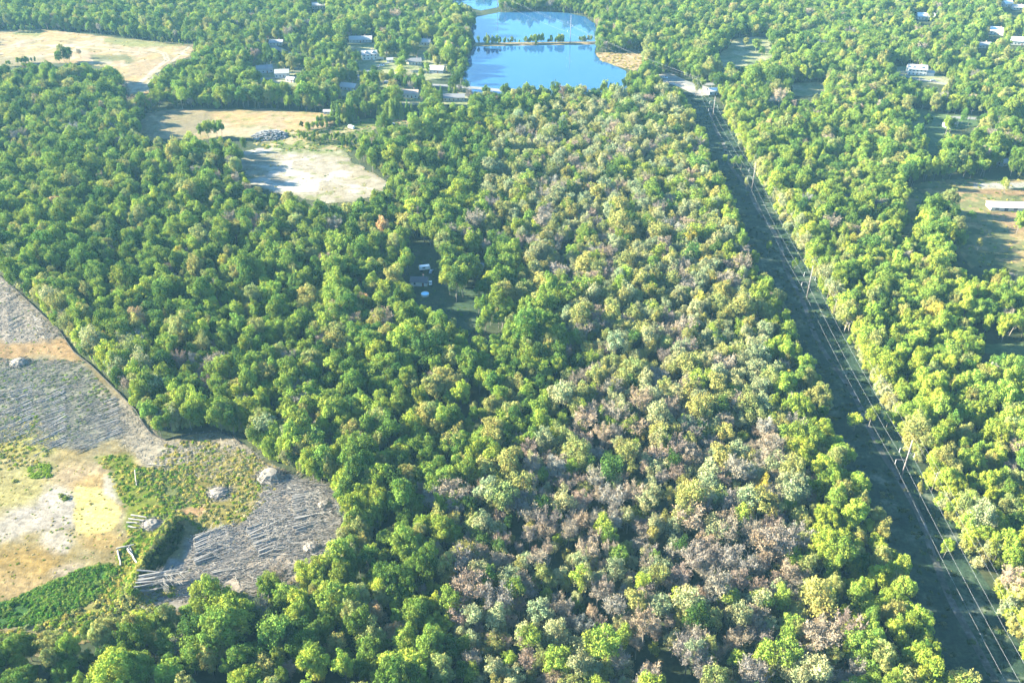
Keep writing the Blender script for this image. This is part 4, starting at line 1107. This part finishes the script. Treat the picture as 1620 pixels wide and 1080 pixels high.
weeds(F1, 260, .5, 1.6, [G4, G3, G5]); weeds(F4, 600, .4, 1.6, [G1, G3, G5]); weeds(F10, 200, .6, 1.8, [(.3, .2, .08), (.25, .2, .06), G3])
weeds([(640, 378), (700, 388), (720, 440), (770, 450), (775, 530), (742, 545), (700, 520), (650, 490), (630, 440)], 200, .3, .9, [G5, G2])
n = len(WX)
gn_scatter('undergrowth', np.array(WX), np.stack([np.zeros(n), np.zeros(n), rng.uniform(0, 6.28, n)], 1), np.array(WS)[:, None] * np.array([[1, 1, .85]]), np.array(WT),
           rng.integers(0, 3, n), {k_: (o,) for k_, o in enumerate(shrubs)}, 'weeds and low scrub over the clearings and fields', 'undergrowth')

# ------------------------------------------------------------------ felled logs
def log_mesh(seed, L, r0, taper=.35, stubs=7):
    rg = random.Random(seed); mb = MB()
    k_ = 4
    mb.tube([(L * i / k_, rg.uniform(-.18, .18) * (i > 0), rg.uniform(-.05, .1) * (i > 0)) for i in range(k_ + 1)], [r0 * (1 - (1 - taper) * i / k_) for i in range(k_ + 1)], 7)
    for j in range(stubs):
        x = L * rg.uniform(.45, .95); a = rg.uniform(-.2, 3.3); l2 = rg.uniform(.8, 2.8)
        mb.tube([(x, 0, 0), (x + l2 * .7, math.cos(a) * l2, abs(math.sin(a)) * l2 * .5)], [r0 * .3, r0 * .1], 4, False)
    return mb
LOGS = []
for k_ in range(6):
    o = log_mesh(k_, [9, 12, 7, 13, 8, 10][k_], [.22, .25, .17, .24, .16, .2][k_]).build('felled_log', M['log'])
    LOGS.append(o.data); bpy.data.objects.remove(o)
LOGP = []
for k_ in range(3):
    o = log_mesh(30 + k_, [8, 10, 9][k_], [.34, .38, .32][k_], .7, 0).build('felled_log', M['palelog'])
    LOGP.append(o.data); bpy.data.objects.remove(o)
lrg = random.Random(12)
def put_log(x, y, ang, label, group, pale=False, s=1.0, dz=0.0, pitch=0.0):
    me_ = lrg.choice(LOGP if pale else LOGS)
    o = bpy.data.objects.new('felled_log', me_); C.objects.link(o)
    o.location = (x, y, rz(x, y) + .22 + dz); o.rotation_euler = (lrg.uniform(0, 6.28) if pale else 0, pitch, ang); o.scale = (s, s * lrg.uniform(.9, 1.3), s * lrg.uniform(.9, 1.25))
    return tag(o, label, 'log', group)
def NTH(k_):
    return '%d%s' % (k_, 'th' if 10 < k_ % 100 < 14 else {1: 'st', 2: 'nd', 3: 'rd'}.get(k_ % 10, 'th'))
def log_column(P0, P1, step, ang_px, gap_every, label, group, s=1.0, layers=3):
    """butts lie along a line from P0 to P1; logs stretch away along the surveyed direction"""
    a = Vector(gp(*P0)); b = Vector(gp(*P1)); L = (b - a).length; t = 0; c = 0
    nl = gap_every
    while t < L:
        q = a.lerp(b, t / L)
        d = Vector(gp(P0[0] + ang_px[0], P0[1] + ang_px[1])) - a
        ang = math.atan2(d.y, d.x) + lrg.gauss(0, .10)
        q = q + d.normalized() * lrg.uniform(-.5, .8)
        for l_ in range(layers):
            if l_ and lrg.random() < .40 * l_: continue
            put_log(q.x, q.y, ang + lrg.uniform(-.05, .05), 'felled trunk, %s from the far end of %s%s' % (NTH(c + 1), label, ('', ', lying second', ', lying on top')[l_]), group, False, s * lrg.uniform(.85, 1.12), l_ * .5, lrg.uniform(.0, .02) - l_ * .0)
        c += 1; t += step * lrg.uniform(.7, 1.3)
        if c % nl == 0: t += step * 1.6
log_column((462, 786), (466, 848), .75, (60, -14), 4, 'skid row by forest wall', 'felled trunks in the row nearest the forest wall', 1.15)
log_column((388, 840), (412, 884), .75, (60, -20), 4, 'middle skid row', 'felled trunks in the middle skid row', 1.25)
log_column((308, 852), (306, 900), .75, (60, -24), 4, 'skid row beside berm', 'felled trunks in the row right of the berm', 1.2)
log_column((330, 895), (338, 910), .8, (60, -18), 4, 'short row above lower woods', 'felled trunks above the lower woods', 1.1)
log_column((222, 926), (219, 948), .7, (70, -10), 5, 'small row below berm', 'felled trunks below the berm', 1.3)
log_column((186, 628), (192, 686), 1.3, (-60, 22), 5, 'upper field right row', 'felled trunks in the upper log field, right rows', 1.25, 1)
log_column((104, 612), (106, 702), 1.3, (-58, 22), 5, 'upper field middle row', 'felled trunks in the upper log field, middle rows', 1.25, 1)
log_column((52, 612), (48, 690), 1.6, (-52, 20), 5, 'upper field left row', 'felled trunks in the upper log field, left rows', 1.2, 1)
log_column((10, 460), (14, 532), 2.0, (26, -14), 4, 'far slash patch row', 'felled trunks in the far slash patch', .9, 1)
log_column((52, 500), (62, 534), 2.0, (22, 10), 4, 'slash row beside silt fence', 'felled trunks beside the silt fence', .8, 1)
def px_log(u0, v0, u1, v1, label, dz=0.0, th=1.0):
    a = Vector(gp(u0, v0)); b = Vector(gp(u1, v1)); d = b - a
    L = d.length
    o = log_mesh(int(u0 + v0), L, .36 * th, .75, 0).build('felled_log', M['palelog'])
    o.location = (a.x, a.y, rz(a.x, a.y) + .3 + dz); o.rotation_euler = (0, math.asin(max(-.2, min(.2, (rz(a.x, a.y) - rz(b.x, b.y)) / L))), math.atan2(d.y, d.x))
    tag(o, label, 'log')
px_log(187, 872, 192, 896, 'stripped log forming the left side of the open log frame')
px_log(202, 868, 220, 898, 'stripped log forming the right side of the open log frame', th=1.1)
px_log(205, 866, 214, 888, 'shorter stripped log beside the right side of the log frame')
px_log(185, 871, 213, 865, 'stripped log lying across the top of the open log frame', .6)
px_log(208, 816, 232, 820, 'topmost pale log of the fanned stack beside the green weeds')
px_log(204, 822, 228, 825, 'second pale log of the fanned stack beside the green weeds')
px_log(201, 828, 218, 829, 'third pale log of the fanned stack beside the green weeds')
px_log(203, 834, 216, 836, 'lowest pale log of the fanned stack beside the green weeds')
px_log(222, 919, 292, 917, 'long straight pale log along the top of the small skid row', .3, .9)
px_log(214, 745, 216, 770, 'thin pale log lying in the weeds above the fanned stack', 0, .6)
px_log(234, 736, 262, 738, 'thin pale log on the grey litter near the upper weeds', 0, .6)

# slash: broken branches strewn over the log fields
def slash(name, pts, n, label, dirpx=None, spread=.6, lmin=.8, lmax=4.0, hmax=.5, wd=.07):
    P = poly_world(pts); xs = [p[0] for p in P]; ys = [p[1] for p in P]
    x = rng.uniform(min(xs), max(xs), n * 4); y = rng.uniform(min(ys), max(ys), n * 4)
    m_ = inpoly(x, y, P) & (fbm(x, y, 4, 8) > .36); x = x[m_][:n]; y = y[m_][:n]; n = len(x)
    a0 = 0
    if dirpx is not None:
        c = np.mean(pts, 0); d = np.array(gp(c[0] + dirpx[0], c[1] + dirpx[1])) - np.array(gp(*c)); a0 = math.atan2(d[1], d[0])
    ang = a0 + rng.normal(size=n) * spread
    L = rng.uniform(lmin, lmax, n)
    z = relief(x, y) * np.clip(segdist(x, y, poly_world(CLR), True) / 4, 0, 1) + .05
    x2 = x + np.cos(ang) * L; y2 = y + np.sin(ang) * L
    z2 = relief(x2, y2) * np.clip(segdist(x2, y2, poly_world(CLR), True) / 4, 0, 1) + .05
    h = rng.uniform(.05, hmax, n); h2 = rng.uniform(.05, hmax, n)
    w_ = rng.uniform(.5, 1.4, n) * wd
    nx, ny = -np.sin(ang) * w_, np.cos(ang) * w_
    Vv = np.stack([np.stack([x - nx, y - ny, z + h], 1), np.stack([x + nx, y + ny, z + h], 1), np.stack([x, y, z + h + w_ * 1.8], 1),
                   np.stack([x2 - nx * .5, y2 - ny * .5, z2 + h2], 1), np.stack([x2 + nx * .5, y2 + ny * .5, z2 + h2], 1), np.stack([x2, y2, z2 + h2 + w_], 1)], 1).reshape(-1, 3)
    b = (np.arange(n) * 6)[:, None]
    Fq = np.concatenate([b + np.array([[0, 3, 5, 2]]), b + np.array([[2, 5, 4, 1]]), b + np.array([[1, 4, 3, 0]])])
    o = mesh_np(name, Vv, Fq, [M['slash']])
    tag(o, label, 'slash', None, 'stuff')
LOWF = [(300, 850), (385, 828), (405, 795), (430, 748), (545, 778), (548, 900), (400, 945), (300, 962), (208, 962), (225, 918), (290, 895)]
slash('logging_slash', LOWF, 4300, 'grey broken branches strewn over the lower log field', (60, -18), .45, 1, 5.5, .8, .09)
slash('logging_slash', LOWF, 2600, 'crossed twigs and bark litter between the lower log rows', None, 3, .6, 2.5)
slash('logging_slash', [(-100, 566), (125, 570), (205, 650), (205, 690), (140, 712), (60, 704), (-100, 690)], 4800, 'grey branches strewn over the upper log field', (-60, 22), .35, 1, 5)
slash('logging_slash', [(-100, 420), (0, 436), (105, 535), (60, 542), (-100, 545)], 2800, 'grey branches strewn over the far slash patch', (26, -14), .9, 1, 4)
slash('logging_slash', [(200, 640), (262, 700), (340, 682), (410, 712), (420, 740), (330, 760), (240, 740), (180, 700)], 2200, 'pale twigs scattered along the inside of the silt fence', None, 3, .5, 2.0, .3, .05)
# brush piles
def brush_pile(u, v, rad, hgt, n, label, seed):
    x0, y0 = gp(u, v); rg = np.random.default_rng(seed); mb = MB(); rr = random.Random(seed)
    t = empty('brush_pile', (x0, y0, rz(x0, y0)))
    mb.add(*(lambda k_: ([(rad * .85 * math.cos(2 * math.pi * i / k_), rad * .7 * math.sin(2 * math.pi * i / k_), 0) for i in range(k_)] + [(rad * .45 * math.cos(2 * math.pi * i / k_ + .3), rad * .4 * math.sin(2 * math.pi * i / k_ + .3), hgt * .7) for i in range(k_)] + [(0, 0, hgt * .85)],
            [(i, (i + 1) % k_, k_ + (i + 1) % k_, k_ + i) for i in range(k_)] + [(k_ + i, k_ + (i + 1) % k_, 2 * k_) for i in range(k_)]))(9))
    mb.build('heap_core', M['bark'], t)
    br = MB()
    for i in range(n):
        a = rr.uniform(0, 6.28); q = rad * math.sqrt(rr.random()); z = hgt * (1 - (q / rad) ** 1.5) * rr.uniform(.5, 1.05)
        b = rr.uniform(0, 6.28); L = rr.uniform(1.5, 4.5)
        p = Vector((q * math.cos(a), q * math.sin(a) * .8, z)); d = Vector((math.cos(b), math.sin(b), rr.uniform(-.3, .45))) * L
        br.tube([p - d * .5, p + d * .5], [rr.uniform(.05, .15), .03], 4, False)
    o = br.build('branches', M['pile'], t); o['kind'] = 'stuff'
    tag(t, label, 'brush pile')
brush_pile(428, 756, 7, 4.2, 260, 'tall brush pile at the corner below the forest edge', 1)
brush_pile(240, 830, 5, 1.6, 160, 'low brush pile between the fanned logs and the berm', 2)
brush_pile(512, 800, 4, 2.2, 120, 'small brush pile near the lower silt fence corner', 3)
brush_pile(345, 780, 5.5, 1.8, 150, 'low brush heap in the yellow weeds', 4)
brush_pile(492, 868, 4.5, 2.2, 120, 'brush pile at the lower edge of the log field', 5)
brush_pile(30, 575, 6, 2.2, 140, 'dark brush pile on the far side of the upper log field', 6)
# rubble heap in the tan field
def rubble():
    x0, y0 = gp(428, 216); t = empty('rubble_heap', (x0, y0, 0.05)); rr = random.Random(4)
    mb = MB()
    for i in range(420):
        q = 15 * math.sqrt(rr.random()); a = rr.uniform(0, 6.28); s = rr.uniform(.5, 1.7)
        x, y, z = q * math.cos(a), q * math.sin(a) * .8, 4.2 * max(0, 1 - (q / 15) ** 2) * rr.uniform(.7, 1.0)
        vs = [(x + s * rr.uniform(.3, .6) * sx_, y + s * rr.uniform(.3, .6) * sy_, z + s * rr.uniform(.25, .5) * sz_) for sz_ in (-1, 1) for sx_, sy_ in ((-1, -1), (1, -1), (1, 1), (-1, 1))]
        mb.add(vs, [(0, 3, 2, 1), (4, 5, 6, 7), (0, 1, 5, 4), (1, 2, 6, 5), (2, 3, 7, 6), (3, 0, 4, 7)])
    o = mb.build('chunks', M['rubble'], t); o['kind'] = 'stuff'
    tag(t, 'grey heap of rubble and stumps at the tan field corner', 'rubble heap')
rubble()

# ------------------------------------------------------------------ silt fence
def silt_fence(pts, label):
    P = [Vector(gp(*p)) for p in pts]
    t = empty('silt_fence', (P[0].x, P[0].y, 0))
    Q = []
    for i in range(len(P) - 1):
        n_ = max(1, round((P[i + 1] - P[i]).length / 3.0))
        for k_ in range(n_): Q.append(P[i].lerp(P[i + 1], k_ / n_))
    Q.append(P[-1])
    vs = []; fs = []; o0 = P[0]
    for i, q in enumerate(Q):
        z = rz(q.x, q.y)
        d = (Q[min(i + 1, len(Q) - 1)] - Q[max(i - 1, 0)]).normalized(); nn = Vector((-d.y, d.x)) * .03
        for s in (-1, 1):
            vs += [(q.x - o0.x + s * nn.x, q.y - o0.y + s * nn.y, z - .1), (q.x - o0.x + s * nn.x, q.y - o0.y + s * nn.y, z + .85 + .1 * math.sin(i * 1.7))]
        if i:
            a = 4 * (i - 1); b = 4 * i
            fs += [(a, b, b + 1, a + 1), (a + 2, a + 3, b + 3, b + 2), (a + 1, b + 1, b + 3, a + 3)]
    me_ = bpy.data.meshes.new('fabric'); me_.from_pydata(vs, [], fs); me_.update(); link_mesh('fabric', me_, t, [M['silt']])
    st0 = MB().box(-.05, .05, -.05, .05, -.3, 1.15).build('stake', M['woodpole'], t)
    for i, q in enumerate(Q[:300]):
        s_ = st0 if i == 0 else st0.copy()
        if i: C.objects.link(s_); s_.parent = t
        s_.location = (q.x - o0.x, q.y - o0.y, rz(q.x, q.y))
    tag(t, label, 'fence')
silt_fence([(-40, 412), (0, 438), (25, 460), (60, 492), (95, 525), (117, 558), (145, 580), (165, 600), (190, 625), (215, 650), (228, 673), (240, 688), (262, 697), (300, 688), (345, 683), (365, 690), (380, 702)], 'long black silt fence winding down the upper clearing edge')
silt_fence([(420, 736), (440, 748), (470, 763), (505, 775), (535, 784), (541, 800), (540, 835), (532, 870)], 'short black silt fence around the lower log field corner')

# ------------------------------------------------------------------ power line
def solve_h(u, v, vt):
    x, y = gp(u, v); lo, hi = 0, 60
    for _ in range(40):
        m_ = (lo + hi) / 2
        if px(x, y, m_)[1] > vt: lo = m_
        else: hi = m_
    return lo
TOWERS = [(1425, 757), (1276, 472), (1189, 302), (1127, 191)]
TH = 20.5
print('tower h', [round(solve_h(u, v, t), 1) for (u, v), t in zip(TOWERS, (703, 438, 279, 163))])
def make_tower(x, y, h, label, group, rz_=0.0):
    t = empty('transmission_pole', (x, y, 0), rz_)
    MB().tube([(0, 0, -.5), (0, 0, h * .5), (0, 0, h)], [.34, .27, .17], 8).build('shaft', M['steel'], t, smooth=True)
    for (z, x1) in ((.50, -4.3), (.80, -4.0), (.66, 2.6)):
        MB().tube([(0, 0, h * z - .1), (x1, 0, h * z + .25)], [.12, .09], 5).build('crossarm', M['steel'], t)
        ins = MB().tube([(x1, 0, h * z + .2), (x1, 0, h * z - 2.2)], [.06, .06], 5)
        for k_ in range(6): ins.tube([(x1, 0, h * z - .2 - k_ * .32), (x1, 0, h * z - .3 - k_ * .32)], [.14, .14], 6)
        ins.build('insulator', M['glassins'], t)
    tag(t, label, 'power pole', group)
    return t
TL = ['nearest tall steel power pole, at the lower right', 'second tall steel power pole up the clearing', 'third tall steel power pole up the clearing', 'farthest tall steel power pole standing in the clearing']
tw = []
for (u, v), lb in zip(TOWERS, TL):
    x, y = gp(u, v); make_tower(x, y, TH, lb, 'steel power poles along the clearing'); tw.append((x, y, 0))
d0 = Vector(tw[0]) - Vector(tw[1])
near0 = Vector(tw[0]) + d0
make_far = [(902, 70, 'tall power pole standing on the causeway between the ponds'), (787, 16, 'power pole beyond the second pond near the top edge')]
fx = []
for u, v, lb in make_far:
    x, y = gp(u, v); make_tower(x, y, 30, lb, 'power poles by the ponds', .6); fx.append((x, y))
t5 = gp(1100, 152)
def wire(name, pts, sag, rad, label, group, cat='power line'):
    mb = MB(); Q = []
    for i in range(len(pts) - 1):
        a = Vector(pts[i]); b = Vector(pts[i + 1])
        for k_ in range(14):
            t = k_ / 14; p = a.lerp(b, t); p.z -= 4 * sag * t * (1 - t); Q.append(p)
    Q.append(Vector(pts[-1]))
    o = Vector(Q[0]); mb.tube([q - o for q in Q], rad, 4, False)
    ob = mb.build(name, M['wire'], None); ob.location = o
    tag(ob, label, cat, group)
for (z, x1, lb) in ((.50, -4.3, 'lower left conductor strung along the steel power poles'), (.80, -4.0, 'upper left conductor strung along the steel power poles'), (.66, 2.6, 'right conductor strung along the steel power poles')):
    pts = [(near0.x + x1, near0.y, TH * z - 2.2)] + [(x + x1, y, TH * z - 2.2) for x, y, _ in tw] + [(t5[0] + x1 * .3, t5[1], 14 + 4 * z)] + [(fx[0][0] + x1, fx[0][1], 30 * z - 2.2), (fx[1][0] + x1, fx[1][1], 30 * z - 2.2)]
    wire('conductor', pts, 2.0, .024, lb, 'conductors of the power line')
# wooden line at the right edge
def wood_pole(x, y, h, label, group='wooden poles', rz_=0.0):
    t = empty('utility_pole', (x, y, 0), rz_)
    MB().tube([(0, 0, -.4), (0, 0, h)], [.2, .13], 7).build('shaft', M['woodpole'], t, smooth=True)
    MB().box(-1.3, 1.3, -.08, .08, h - .9, h - .7).build('crossarm', M['woodpole'], t)
    for s in (-1.15, 0.6, 1.15):
        MB().tube([(s, 0, h - .7), (s, 0, h - .4)], [.09, .06], 5).build('insulator', M['glassins'], t)
    tag(t, label, 'utility pole', group)
wp = []
for (u, v, lb) in ((1473, 779, 'wooden pole beside the nearest steel pole at the tree edge'), (1318, 500, 'wooden pole half hidden at the right tree edge'), (1222, 318, 'distant wooden pole at the right tree edge')):
    x, y = gp(u, v); wood_pole(x, y, 11, lb); wp.append((x, y))
dd = (wp[0][0] - wp[1][0], wp[0][1] - wp[1][1])
for s, lb in ((-1.15, 'left wire of the wooden pole line at the right tree edge'), (1.15, 'right wire of the wooden pole line at the right tree edge')):
    wire('conductor', [(wp[0][0] + dd[0] + s, wp[0][1] + dd[1], 10.6)] + [(x + s, y, 10.6) for x, y in wp], 1.2, .020, lb, 'wires on wooden poles')
x, y = gp(1100, 152); wood_pole(x, y, 17, 'tall wooden pole at the far end of the clearing')
x, y = gp(1531, 200); wood_pole(x, y, 14, 'pale utility pole beside the small grey house')
x, y = gp(1452, 138); wood_pole(x, y, 9, 'utility pole beside the driveway of the large house')
for k_, (u, v) in enumerate([(560, 127), (665, 137), (745, 146)]):
    x, y = gp(u, v); wood_pole(x, y, 9, ['utility pole at the bend of the paved road', 'utility pole on the straight stretch of paved road', 'utility pole where the road meets the pond'][k_])

# ------------------------------------------------------------------ houses
def house(u, v, wd, dp, wh, wall, roof, rot, label, cat):
    x, y = gp(u, v)
    if v < 300: wd *= 1.0
    t = empty('house' if cat == 'house' else cat.replace(' ', '_'), (x, y, 0.1), R(rot))
    hw, hd = wd / 2, dp / 2; rh = dp * .28
    mb = MB().add([(-hw, -hd, 0), (hw, -hd, 0), (hw, hd, 0), (-hw, hd, 0), (-hw, -hd, wh), (hw, -hd, wh), (hw, hd, wh), (-hw, hd, wh), (-hw, 0, wh + rh), (hw, 0, wh + rh)],
                  [(0, 1, 5, 4), (2, 3, 7, 6), (1, 2, 6, 9, 5), (3, 0, 4, 8, 7), (0, 3, 2, 1), (4, 5, 9, 8), (8, 9, 6, 7)])
    mb.build('wall', M[wall], t)
    ov = .5; e = .18
    rb = MB()
    sl = rh / hd
    for s in (-1, 1):
        y0, z0 = s * (hd + ov), wh - ov * sl
        a = [(-hw - ov, y0, z0 + .03), (hw + ov, y0, z0 + .03), (hw + ov, 0, wh + rh + .03), (-hw - ov, 0, wh + rh + .03)]
        b = [(p[0], p[1], p[2] + e) for p in a]
        rb.add(a + b, [(0, 1, 2, 3), (4, 5, 6, 7), (0, 1, 5, 4), (1, 2, 6, 5), (3, 0, 4, 7)])
    rf = rb.build('roof', M[roof], t)
    if cat == 'house':
        MB().box(hw * .35, hw * .35 + .9, .4, 1.3, wh + rh * .3, wh + rh + 1.1).build('chimney', M['brick'], rf)
    st_ = [0] if wh < 4.5 else [0, 2.7]
    n_ = max(1, int(wd / 3.2))
    for zf in st_:
        for i in range(n_):
            xx = -hw + wd * (i + .5) / n_
            if zf == 0 and i == n_ // 2:
                MB().box(xx - .5, xx + .5, -hd - .06, -hd + .02, 0, 2.1).build('door', M['door'], t); continue
            w_ = MB().box(xx - .65, xx + .65, -hd - .05, -hd + .02, zf + .9, zf + 2.3).build('window', M['white'] if wall != 'white' else M['greysid'], t)
            MB().box(xx - .52, xx + .52, -hd - .09, -hd - .052, zf + 1.0, zf + 2.2).build('pane', M['glass'], w_)
        for s in (-1, 1):
            w_ = MB().box(s * (hw + .05) - .04, s * (hw + .05) + .04, -.6, .6, zf + .9, zf + 2.3).build('window', M['white'] if wall != 'white' else M['greysid'], t)
            MB().box(s * (hw + .112) - .02, s * (hw + .112) + .02, -.48, .48, zf + 1.0, zf + 2.2).build('pane', M['glass'], w_)
    if wh > 5:   # porch wing and dormers
        MB().box(hw + .02, hw + wd * .42, -hd * .8, hd * .5, 0, 2.7).build('garage_wing', M[wall], t)
        MB().add([(hw + .05, -hd * .8 - .4, 2.72), (hw + wd * .42 + .4, -hd * .8 - .4, 2.72), (hw + wd * .42 + .4, hd * .5 + .4, 2.72), (hw + .05, hd * .5 + .4, 2.72), (hw + .05, -hd * .15, 4.3), (hw + wd * .42 + .4, -hd * .15, 4.3)],
                 [(0, 1, 5, 4), (2, 3, 4, 5), (1, 2, 5), (0, 4, 3), (0, 3, 2, 1)]).build('wing_roof', M[roof], t)
        for xx in (-hw * .5, hw * .45):
            dm = MB().add([(xx - .9, -hd * .75, wh + .3), (xx + .9, -hd * .75, wh + .3), (xx + .9, -hd * .75, wh + 1.9), (xx - .9, -hd * .75, wh + 1.9), (xx - .9, 0, wh + rh), (xx + .9, 0, wh + rh), (xx, -hd * .75, wh + 2.6), (xx, -hd * .05, wh + 2.6)],
                          [(0, 1, 2, 6, 3), (1, 5, 7, 6, 2), (0, 3, 6, 7, 4), (0, 4, 5, 1), (4, 7, 5)]).build('dormer', M[wall], t)
            MB().box(xx - .45, xx + .45, -hd * .75 - .06, -hd * .75 - .01, wh + .8, wh + 1.8).build('window', M['glass'], dm)
    tag(t, label, cat)
for h in HOUSES: house(*h)
# long white shed
def long_shed():
    x, y = gp(*SHED); L, D, H_ = 44, 9, 3.0
    t = empty('long_shed', (x + 6, y, .1), R(-4))
    MB().add([(-L / 2, -D / 2, 0), (L / 2, -D / 2, 0), (L / 2, D / 2, 0), (-L / 2, D / 2, 0), (-L / 2, -D / 2, H_), (L / 2, -D / 2, H_), (L / 2, D / 2, H_), (-L / 2, D / 2, H_), (-L / 2, 0, H_ + 1.8), (L / 2, 0, H_ + 1.8)],
             [(0, 1, 5, 4), (2, 3, 7, 6), (1, 2, 6, 9, 5), (3, 0, 4, 8, 7), (0, 3, 2, 1), (4, 5, 9, 8), (8, 9, 6, 7)]).build('wall', M['cream'], t)
    for s in (-1, 1):
        n_ = 11
        for i in range(n_):
            x0 = -L / 2 - .5 + i * (L + 1) / n_; x1 = x0 + (L + 1) / n_ - .06
            a = [(x0, s * (D / 2 + .7), H_ - .2), (x1, s * (D / 2 + .7), H_ - .2), (x1, s * .02, H_ + 1.86), (x0, s * .02, H_ + 1.86)]
            MB().add(a + [(p[0], p[1], p[2] + .1) for p in a], [(0, 1, 2, 3), (4, 5, 6, 7), (0, 1, 5, 4), (1, 2, 6, 5), (2, 3, 7, 6), (3, 0, 4, 7)]).build('roof_panel', M['metalroof'], t)
    for i in range(7):
        xx = -L / 2 + 4 + i * 6
        MB().box(xx - 1.2, xx + 1.2, -D / 2 - .06, -D / 2 + .02, .0 if i % 2 else .9, 2.3).build('door' if i % 2 else 'window', M['glass'] if i % 2 == 0 else M['roofdark'], t)
    tag(t, 'long low shed with bright white metal roof in the pasture', 'shed')
long_shed()
# round pool in the forest yard
def pool():
    x, y = gp(672.5, 467); t = empty('round_pool', (x, y, .05))
    n_ = 24; mb = MB()
    o_ = [(2.3 * math.cos(2 * math.pi * i / n_), 2.3 * math.sin(2 * math.pi * i / n_)) for i in range(n_)]
    i_ = [(2.15 * math.cos(2 * math.pi * i / n_), 2.15 * math.sin(2 * math.pi * i / n_)) for i in range(n_)]
    mb.add([(a, b, 0) for a, b in o_] + [(a, b, 1.2) for a, b in o_] + [(a, b, 1.2) for a, b in i_] + [(a, b, 0.05) for a, b in i_],
           [(k_, (k_ + 1) % n_, n_ + (k_ + 1) % n_, n_ + k_) for k_ in range(n_)] + [(n_ + k_, n_ + (k_ + 1) % n_, 2 * n_ + (k_ + 1) % n_, 2 * n_ + k_) for k_ in range(n_)] + [(2 * n_ + k_, 2 * n_ + (k_ + 1) % n_, 3 * n_ + (k_ + 1) % n_, 3 * n_ + k_) for k_ in range(n_)])
    mb.build('pool_wall', M['white'], t)
    MB().add([(a, b, 1.0) for a, b in i_], [tuple(range(n_))]).build('water', M['poolliner'], t)
    tag(t, 'round pale blue above-ground pool in the forest yard', 'pool')
pool()
# vehicles
def car(u, v, rot, paint, label, cat='car', truck=False, s=1.0):
    x, y = gp(u, v); nm = {'car': 'parked_car', 'pickup': 'pickup_truck', 'camper': 'camper_trailer', 'van': 'parked_van'}[cat]
    t = empty(nm, (x, y, .12), R(rot)); t.scale = (s, s, s)
    def prism(prof, w_, name, mat):
        n_ = len(prof); return MB().add([(a, -w_, b) for a, b in prof] + [(a, w_, b) for a, b in prof], [tuple(range(n_))[::-1], tuple(range(n_, 2 * n_))] + [(i, (i + 1) % n_, n_ + (i + 1) % n_, n_ + i) for i in range(n_)]).build(name, mat, t, bevel=.04)
    if cat == 'camper':
        prism([(-3.2, .6), (3.2, .6), (3.3, 1.6), (2.9, 2.9), (-3.0, 2.9), (-3.3, 1.8)], 1.15, 'body', M[paint])
        for s_ in (-1, 1): MB().box(-1.5, .2, s_ * 1.16 - .02, s_ * 1.16 + .02, 1.6, 2.3).build('window', M['glass'], t)
        wheels = [(-.4, 1), (-.4, -1), (.5, 1), (.5, -1)]
    elif truck:
        prism([(-2.7, .45), (2.7, .45), (2.75, 1.0), (1.5, 1.15), (-2.7, 1.15)], .95, 'body', M[paint])
        prism([(-.6, 1.15), (1.4, 1.15), (.7, 1.85), (-.5, 1.85)], .85, 'cab', M[paint])
        for s_ in (-1, 1): MB().box(-.4, .7, s_ * .87 - .02, s_ * .87 + .02, 1.25, 1.7).build('window', M['glass'], t)
        wheels = [(-1.7, 1), (-1.7, -1), (1.7, 1), (1.7, -1)]
    else:
        prism([(-2.2, .35), (2.2, .35), (2.25, .8), (1.1, .95), (-2.2, .95)], .9, 'body', M[paint])
        prism([(-1.7, .95), (1.0, .95), (.4, 1.45), (-1.2, 1.45)], .78, 'cabin', M['glass'])
        prism([(-1.15, 1.45), (.35, 1.45), (.3, 1.5), (-1.1, 1.5)], .74, 'roof', M[paint])
        wheels = [(-1.4, 1), (-1.4, -1), (1.4, 1), (1.4, -1)]
    for wx_, s_ in wheels:
        MB().tube([(wx_, s_ * .72, .36), (wx_, s_ * .95, .36)], [.36, .36], 12).build('wheel', M['tyre'], t)
    tag(t, label, cat)
car(672, 427, 15, 'carwhite', 'shaded white camper trailer beside the forest yard lane', 'camper')
car(682, 431, 80, 'cargrey', 'grey car parked right of the camper in the forest yard', 'car')
car(681, 449, 95, 'carwhite', 'white car parked beside the dark-roofed forest house', 'car')
car(617, 199, 30, 'cargrey', 'blue-grey pickup truck parked on the strip beyond the tan field', 'pickup', True, 1.5)
car(556, 204, -40, 'carwhite', 'small pale van parked in the scrub beside the tan field', 'camper', False, .9)
car(604, 105, 10, 'carwhite', 'white car on the driveway of the white two storey house', 'car', False, 1.1)
car(470, 120, -30, 'carred', 'red car on the driveway left of the road', 'car', False, 1.1)
car(1052, 124, -20, 'carwhite', 'white car on the gravel yard beside the pond', 'car', False, 1.1)
car(1476, 129, -10, 'cargrey', 'grey car on the driveway of the large house', 'car', False, 1.1)

# ------------------------------------------------------------------ haze
def haze():
    m, n, l = new_mat('air')
    out = n.new('ShaderNodeOutputMaterial'); v = n.new('ShaderNodeVolumePrincipled')
    v.inputs['Color'].default_value = (.34, .72, 1.0, 1); v.inputs['Density'].default_value = HAZE; v.inputs['Anisotropy'].default_value = 0.0
    l.new(v.outputs[0], out.inputs['Volume'])
    o = MB().box(-3510, 3510, -1510, 5010, -1, 262).build('haze', m)
    tag(o, 'thin blue air haze over the whole valley', 'haze', None, 'stuff')
haze()
